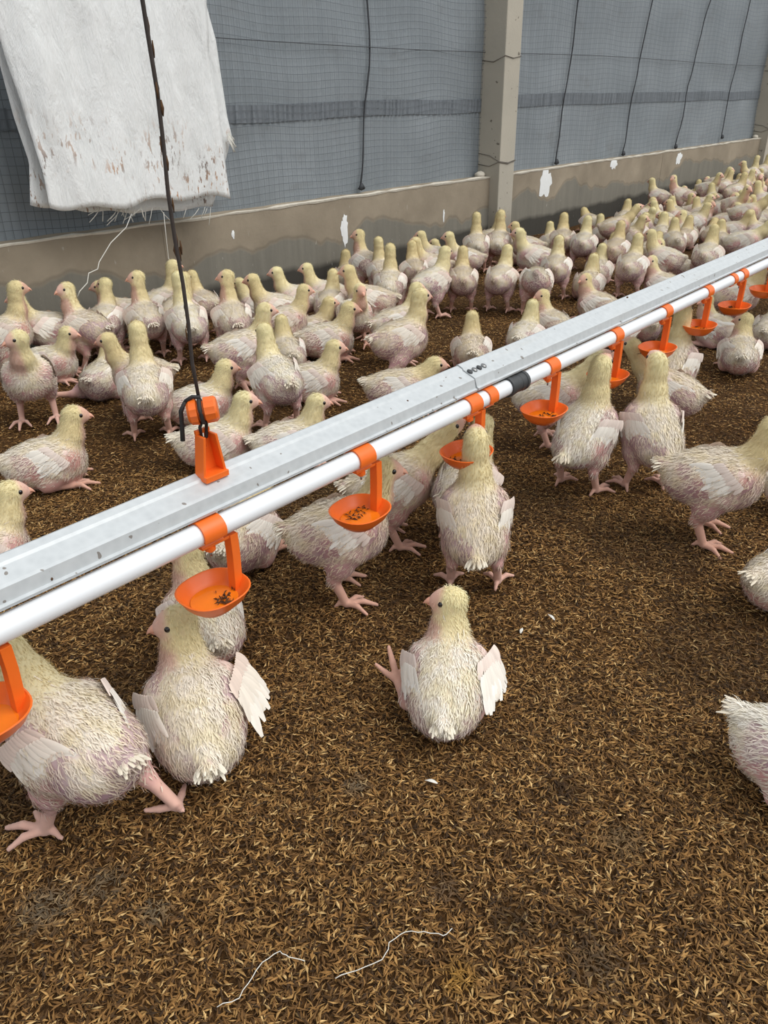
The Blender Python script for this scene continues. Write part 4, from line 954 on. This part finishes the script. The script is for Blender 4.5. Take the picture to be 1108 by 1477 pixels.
FL = 'flock of young white chicks'
LIST = [
 # ---- in front of and under the drinker line
 (112, 1068, 'stride', 116, 'white chick stretching its neck under the nearest orange cup at the picture edge', 1.04),
 (285, 1030, 'sit_droop', 92, 'yellow-headed chick crouching with its wing hanging open, beside the nearest orange cup', 1.06),
 (296, 895, 'sit_l', 100, 'chick sitting half hidden under the second orange cup, seen from behind', 1.0),
 (352, 775, 'sit_low', 62, 'chick lying under the pipe, its head hidden behind the rail', 1.05),
 (490, 768, 'stand', 8, 'chick standing side-on behind the third orange cup, facing right', 1.02),
 (585, 688, 'reach', 22, 'chick stretching its neck level towards the fourth orange cup', 1.0),
 (645, 700, 'stand', 65, 'darker chick standing behind the fourth orange cup, mostly hidden', .95),
 (688, 752, 'drink', 93, 'chick seen from behind reaching straight up to drink at the fourth orange cup', 1.0),
 (645, 985, 'sit_leg', 88, 'lone chick sitting on open litter with one foot stuck out, looking back', .97),
 (843, 624, 'drink', 66, 'chick seen from behind drinking with its neck leaning right, beyond the black pipe coupling', 1.03),
 (940, 622, 'drink', 116, 'chick with white wing reaching up left to drink beside another drinking chick', 1.03),
 (966, 566, 'reach', 158, 'chick with ruffled tail standing behind the two drinking chicks', .98),
 (792, 572, 'reach', 12, 'chick on the far side of the pipe behind the fifth orange cup', .98),
 (1030, 688, 'stand', 8, 'chick standing side-on in the open, facing the right edge of the picture', 1.06),
 (1172, 712, 'sit', 5, 'chick cut off by the right edge in front of the side-on standing chick', 1.0),
 (1145, 834, 'sit', 50, 'pink-sided chick cut off by the right edge, between two open patches of litter', 1.02),
 (1166, 1100, 'sit', 352, 'fluffy chick cut off by the right edge, nearest of those on that side', 1.02),
 (972, 528, 'drink', 78, 'chick seen from behind stretching its long yellow neck up past the seventh orange cup', 1.0),
 (1068, 512, 'sit_l', 95, 'round chick sitting with its head turned left, right of the drinking chicks', 1.0),
 (1112, 478, 'sit_r', 80, 'chick cut off by the right edge behind the round sitting chick', 1.0),
 (1036, 478, 'sit_l', 150, 'dark mauve chick bending down under the eighth orange cup', 1.0),
 (1062, 428, 'stand', 25, 'chick standing beyond the pipe behind the ninth orange cup', 1.0),
 (1182, 592, 'sit', 20, 'chick barely showing at the right edge above the side-on standing chick', 1.0),
 (893, 478, 'sit', 60, 'shaded chick lying beyond the pipe between the sixth and seventh orange cups', 1.0),
 (925, 470, 'sit_low', 110, 'shaded chick beyond the pipe next to the seventh orange cup', 1.0),
 (560, 715, 'sit', 200, 'shaded chick sitting beneath the rail behind the third orange cup', .9),
 # ---- beyond the rail, nearer rows
 (68, 668, 'sit', 2, 'white chick sitting side-on alone on the litter, facing right', 1.06),
 (-28, 798, 'sit', 8, 'chick cut off by the left edge, only its pink-beaked head above the rail', 1.04),
 (312, 640, 'sit', 2, 'chick sitting directly behind the orange hanger, facing right', 1.05),
 (288, 585, 'sit', 5, 'chick sitting behind the orange cord adjuster, facing right', 1.03),
 (418, 640, 'sit', 12, 'chick with only head and neck above the rail, right of the hanger', 1.0),
 (575, 562, 'sit_low', 8, 'chick sitting low behind the rail with its beak to the right, beside the joint', 1.05),
 (680, 508, 'sit', 92, 'chick sitting behind the rail joint, seen from behind', 1.0),
 (757, 488, 'sit', 75, 'chick behind the rail with only a round yellow head and back, nearest the black coupling', 1.0),
 (797, 470, 'sit_l', 130, 'chick peeping over the rail and looking left, right of a yellow-headed back', 1.0),
 (862, 442, 'sit_l', 150, 'chick resting against the rail with its neck bent left', 1.0),
 (212, 560, 'tall', 88, 'chick seen from behind standing tall with a deep yellow neck, left of the cord', 1.05),
 (205, 540, 'stand', 165, 'chick looking left, hidden behind the tall yellow-necked chick', .95),
 (150, 548, 'lie_leg', 62, 'chick lying on its side with one leg stretched out left', 1.04),
 (42, 542, 'stand_r', 264, 'chick standing near the left edge and looking left, feet apart', 1.05),
 (-2, 482, 'tall', 10, 'tall chick cut off by the left edge, upright neck and pink face', 1.08),
 (78, 522, 'sit', 338, 'brownish chick crouching behind the chick that looks left', 1.0),
 (66, 470, 'stand', 168, 'chick with a bright white wing close to the wall foot at the left', 1.0),
 (128, 468, 'stand_l', 130, 'chick standing with a white face turned left in front of the wall', 1.05),
 (122, 445, 'stand', 170, 'chick with a dull yellow head behind the white-faced chick', .95),
 (165, 462, 'stand_l', 75, 'shaded chick seen from behind in front of the wall, between two taller chicks', .98),
 (200, 462, 'tall_l', 100, 'tall chick seen from behind, pale neck, looking left at the wall', 1.02),
 (232, 442, 'tall', 20, 'tall chick looking right in front of the wall, left of the cord', 1.0),
 (252, 448, 'stand', 60, 'chick with a white shoulder crowded against the cord', .98),
 (276, 466, 'tall', 96, 'tall chick seen from behind just right of the cord, long yellow neck', 1.05),
 (296, 440, 'stand', 120, 'pale chick tucked behind the long-necked chick by the cord', .92),
 (332, 462, 'tall_l', 98, 'chick seen from behind with an orange-yellow neck, head turned left', 1.02),
 (348, 505, 'stand', 12, 'big chick with mauve flank standing behind the sitting ones, facing right', 1.04),
 (372, 442, 'sit', 160, 'dark little chick sitting at the foot of the wall right of the orange-necked one', .95),
 (418, 448, 'stand', 172, 'chick in a row of three looking left along the wall, nearest one', .98),
 (438, 432, 'stand', 172, 'brown-shaded chick in a row of three looking left along the wall, middle one', .95),
 (468, 425, 'stand', 170, 'chick in a row of three looking left along the wall, farthest one', .92),
 (470, 440, 'stand', 75, 'chick with pink rump standing before the dark wall foot', .92),
 (424, 462, 'stand', 12, 'chick facing right behind the large sitting white one', .95),
 (468, 490, 'sit', 6, 'large white chick sitting with feather tracts on its wing, facing right', 1.1),
 (425, 478, 'sit', 20, 'chick whose back shows behind the large sitting white one', 1.0),
 (415, 512, 'sit', 100, 'yellowish chick wedged behind a standing pair, seen from behind', .98),
 (400, 548, 'stand', 108, 'chick standing on one visible pink leg, seen from behind, left of a sitting one', 1.04),
 (448, 552, 'sit', 8, 'chick sitting with a pink beak to the right, beside the one on a pink leg', 1.03),
 (475, 398, 'sit', 90, 'small yellowish chick sitting at the wall foot, seen from behind', 1.0),
 (525, 382, 'stand_l', 120, 'chick standing alone at the wall under the white splash, looking left', 1.04),
 (535, 435, 'stand', 172, 'brownish chick standing across, looking left, in front of the one under the splash', 1.02),
 (508, 455, 'stand', 290, 'slim chick facing the camera between two larger ones', .94),
 (563, 412, 'tall', 86, 'pink-rumped chick seen from behind with a white upright neck', 1.0),
 (553, 392, 'tall', 100, 'greenish-necked chick behind the pink-rumped one', .94),
 (592, 392, 'stand', 100, 'shaded chick at the wall, right of the white upright neck', .94),
 (622, 384, 'stand', 168, 'chick in a knot of dull heads looking left at the wall, lowest one', .96),
 (632, 372, 'stand', 170, 'chick in a knot of dull heads looking left at the wall, topmost one', .94),
 (648, 378, 'sit', 165, 'chick in a knot of dull heads looking left at the wall, smallest one', .94),
 (668, 374, 'stand', 172, 'dull chick by the wall looking left just before the pillar', .96),
 (628, 408, 'stand', 48, 'plump chick standing on one leg, seen from behind, before the knot of heads', 1.04),
 (662, 406, 'stand', 92, 'pink-backed chick beside the plump one on one leg', .98),
 (578, 490, 'walk', 32, 'chick striding away to the right across open litter', 1.08),
 (572, 468, 'stand', 30, 'pink-faced chick keeping pace behind the striding one', 1.0),
 (690, 354, 'tall', 95, 'tall chick seen from behind beside the pillar, left of two', 1.0),
 (704, 346, 'tall', 28, 'chick with a bent neck looking right at the foot of the pillar', .92),
 (722, 350, 'tall', 85, 'tall chick seen from behind in front of the pillar, its yellow neck straight', 1.0),
 (738, 368, 'sit', 60, 'mauve chick tucked beside the tall one in front of the pillar', .95),
 (772, 372, 'stand', 175, 'cream chick turned left just beyond the pillar', 1.02),
 (760, 356, 'stand', 165, 'dark-headed chick at the wall just past the pillar', .92),
 (724, 404, 'stand', 75, 'chick with a bright pink rump standing, left of a matching pair', 1.0),
 (769, 406, 'peck', 88, 'chick with a bright pink rump and no head in view, right of a matching pair', 1.02),
 (795, 352, 'sit', 100, 'dull chick sitting at the wall a little past the pillar', .95),
 (812, 388, 'stand', 88, 'chick seen from behind with a pale tail tuft, head straight up', 1.0),
 (838, 412, 'sit', 78, 'round pale chick seen from behind, nearest the rail in the crowd', 1.05),
 (814, 348, 'stand', 95, 'mauve-rumped chick seen from behind among the crowd past the pillar', 1.0),
 (842, 352, 'stand', 85, 'chick with a dark mauve rump standing in the crowd, head straight', 1.0),
 (863, 392, 'sit', 82, 'chick sitting seen from behind between two standing crowd members, dusky pink back', 1.0),
 (919, 386, 'stand', 78, 'chick standing on a thin pink leg in the crowd, seen from behind', 1.02),
 (948, 412, 'sit_l', 150, 'yellow-headed chick looking left at the edge of the crowd beside the rail', 1.0),
 (888, 362, 'stand', 80, 'pink-rumped chick in the middle of the crowd, its back to us', 1.0),
 (888, 328, 'reach', 25, 'chick stretching right near the wall in the crowd, white neck', 1.0),
 (968, 384, 'sit_l', 165, 'cream chick resting by the rail with its yellow head drawn in', 1.02),
 (1020, 370, 'stand', 80, 'white-winged chick with an upright yellow neck close behind the rail, at the crowd edge', 1.02),
 (1072, 350, 'reach', 12, 'pale chick stretched out along the rail, pointing right', 1.0),
 (982, 282, 'stand_l', 170, 'chick standing against the far wall and looking left', 1.0),
]
for e in LIST:
    place(e[:2], e[2], e[3], e[4], e[5], FL, near=e[1] > 420)
# ---- the dense crowd beyond, spots read off the photograph
CROWD = [(852, 322, 'stand', 120), (905, 342, 'sit', 10), (922, 328, 'stand', 20), (942, 306, 'stand', 95), (946, 340, 'sit', 90), (972, 350, 'sit', 100), (938, 362, 'stand', 70), (958, 374, 'stand', 160),
 (1007, 282, 'sit', 95), (1008, 296, 'stand', 8), (1005, 306, 'sit', 10), (1031, 276, 'stand', 160), (1052, 276, 'stand', 5), (1072, 268, 'stand', 30), (1083, 252, 'tall', 60), (1097, 247, 'tall', 40), (1100, 264, 'sit', 20),
 (1088, 280, 'stand', 170), (1068, 286, 'stand', 60), (1040, 303, 'sit', 5), (1052, 298, 'stand', 340), (1076, 308, 'reach', 5), (978, 314, 'sit', 170), (955, 318, 'sit', 150), (1020, 340, 'stand', 85), (980, 344, 'sit', 80),
 (1058, 334, 'stand', 10), (975, 328, 'sit_low', 170), (1046, 320, 'sit', 40), (1076, 322, 'sit', 170), (1100, 320, 'stand', 10), (1030, 290, 'sit', 120), (1000, 322, 'sit', 30), (1090, 300, 'sit', 100), (1104, 290, 'stand', 150), (930, 340, 'sit', 60),
 (870, 340, 'sit', 110), (868, 372, 'sit', 60), (995, 338, 'stand', 120), (1095, 336, 'sit', 160), (900, 318, 'sit', 80), (925, 312, 'sit', 30), (1040, 350, 'sit', 100)]
for k_, q in enumerate(CROWD): place(q[:2], ['sit_low', 'stand', 'sit_l'][k_ % 3] if q[2] == 'stand' else q[2], q[3], 'white chick packed into the dense far crowd between the second wall and the rail', .96 + .1 * random.random(), 'far crowd of chicks', near=False)
# the crowd between those spots
def proj(x, y, z):
    q = RW.T @ (np.array([x, y, z]) - CAM); return CX + FPX * q[0] / q[2], CY + FPX * q[1] / q[2]
gx_ = np.random.default_rng(12); pts = [(o.location.x, o.location.y) for o in CH]; n_add = 0
for t in range(6000):
    x = gx_.uniform(5.6, 12.0); y = gx_.uniform(1.2, 2.68); u, v = proj(x, y, .08)
    if u > 1150 or u < 930 or v > 330: continue
    if min((x - a) ** 2 + (y - b) ** 2 for a, b in pts) < .165 ** 2: continue
    pts.append((x, y)); n_add += 1
    add_chick(x, y, gx_.random() * 6.28, ['sit', 'sit', 'sit_low', 'stand', 'sit_r', 'sit_l', 'sit_low'][gx_.integers(7)], 'x', .95 + .1 * gx_.random(), 'far crowd of chicks', near=False)
crowd = [o for o in CH if o.get('group') == 'far crowd of chicks']
ORD = 'first second third fourth fifth sixth seventh eighth ninth tenth eleventh twelfth thirteenth fourteenth fifteenth sixteenth seventeenth eighteenth nineteenth twentieth'.split()
def ordn(k):
    return ORD[k] if k < 20 else ['twenty', 'thirty', 'forty', 'fifty', 'sixty'][(k + 1) // 10 - 2] + ('' if (k + 1) % 10 == 0 else '-' + ORD[(k + 1) % 10 - 1]) if (k + 1) % 10 else ['twentieth', 'thirtieth', 'fortieth', 'fiftieth', 'sixtieth'][(k + 1) // 10 - 2]
for nm, lo, hi in (('wall-side row', 2.45, 9), ('second row', 2.15, 2.45), ('middle row', 1.85, 2.15), ('rail-side rows', -9, 1.85)):
    row = sorted([o for o in crowd if lo <= o.location.y < hi], key=lambda o: o.location.x)
    for k, o in enumerate(row):
        o['label'] = ('sitting' if o.data is PM['sit']['body'] or o.data in (PM['sit_l']['body'], PM['sit_r']['body'], PM['sit_low']['body']) else 'standing') + ' chick in the ' + nm + ' of the far crowd, ' + ordn(k) + ' from the near pillar'
# gentle push so that neighbours touch instead of passing through each other
P = np.array([(o.location.x, o.location.y) for o in CH]); P0 = P.copy()
for it in range(40):
    d = P[:, None] - P[None]; r = np.sqrt((d ** 2).sum(-1)) + np.eye(len(P)); k = np.clip(.158 - r, 0, None) * (1 - np.eye(len(P)))
    P = P + (d / r[..., None] * k[..., None] * .30).sum(1) + (P0 - P) * .06
    P[:, 1] = np.minimum(P[:, 1], 2.70)
for o, q in zip(CH, P): o.location.x, o.location.y = q
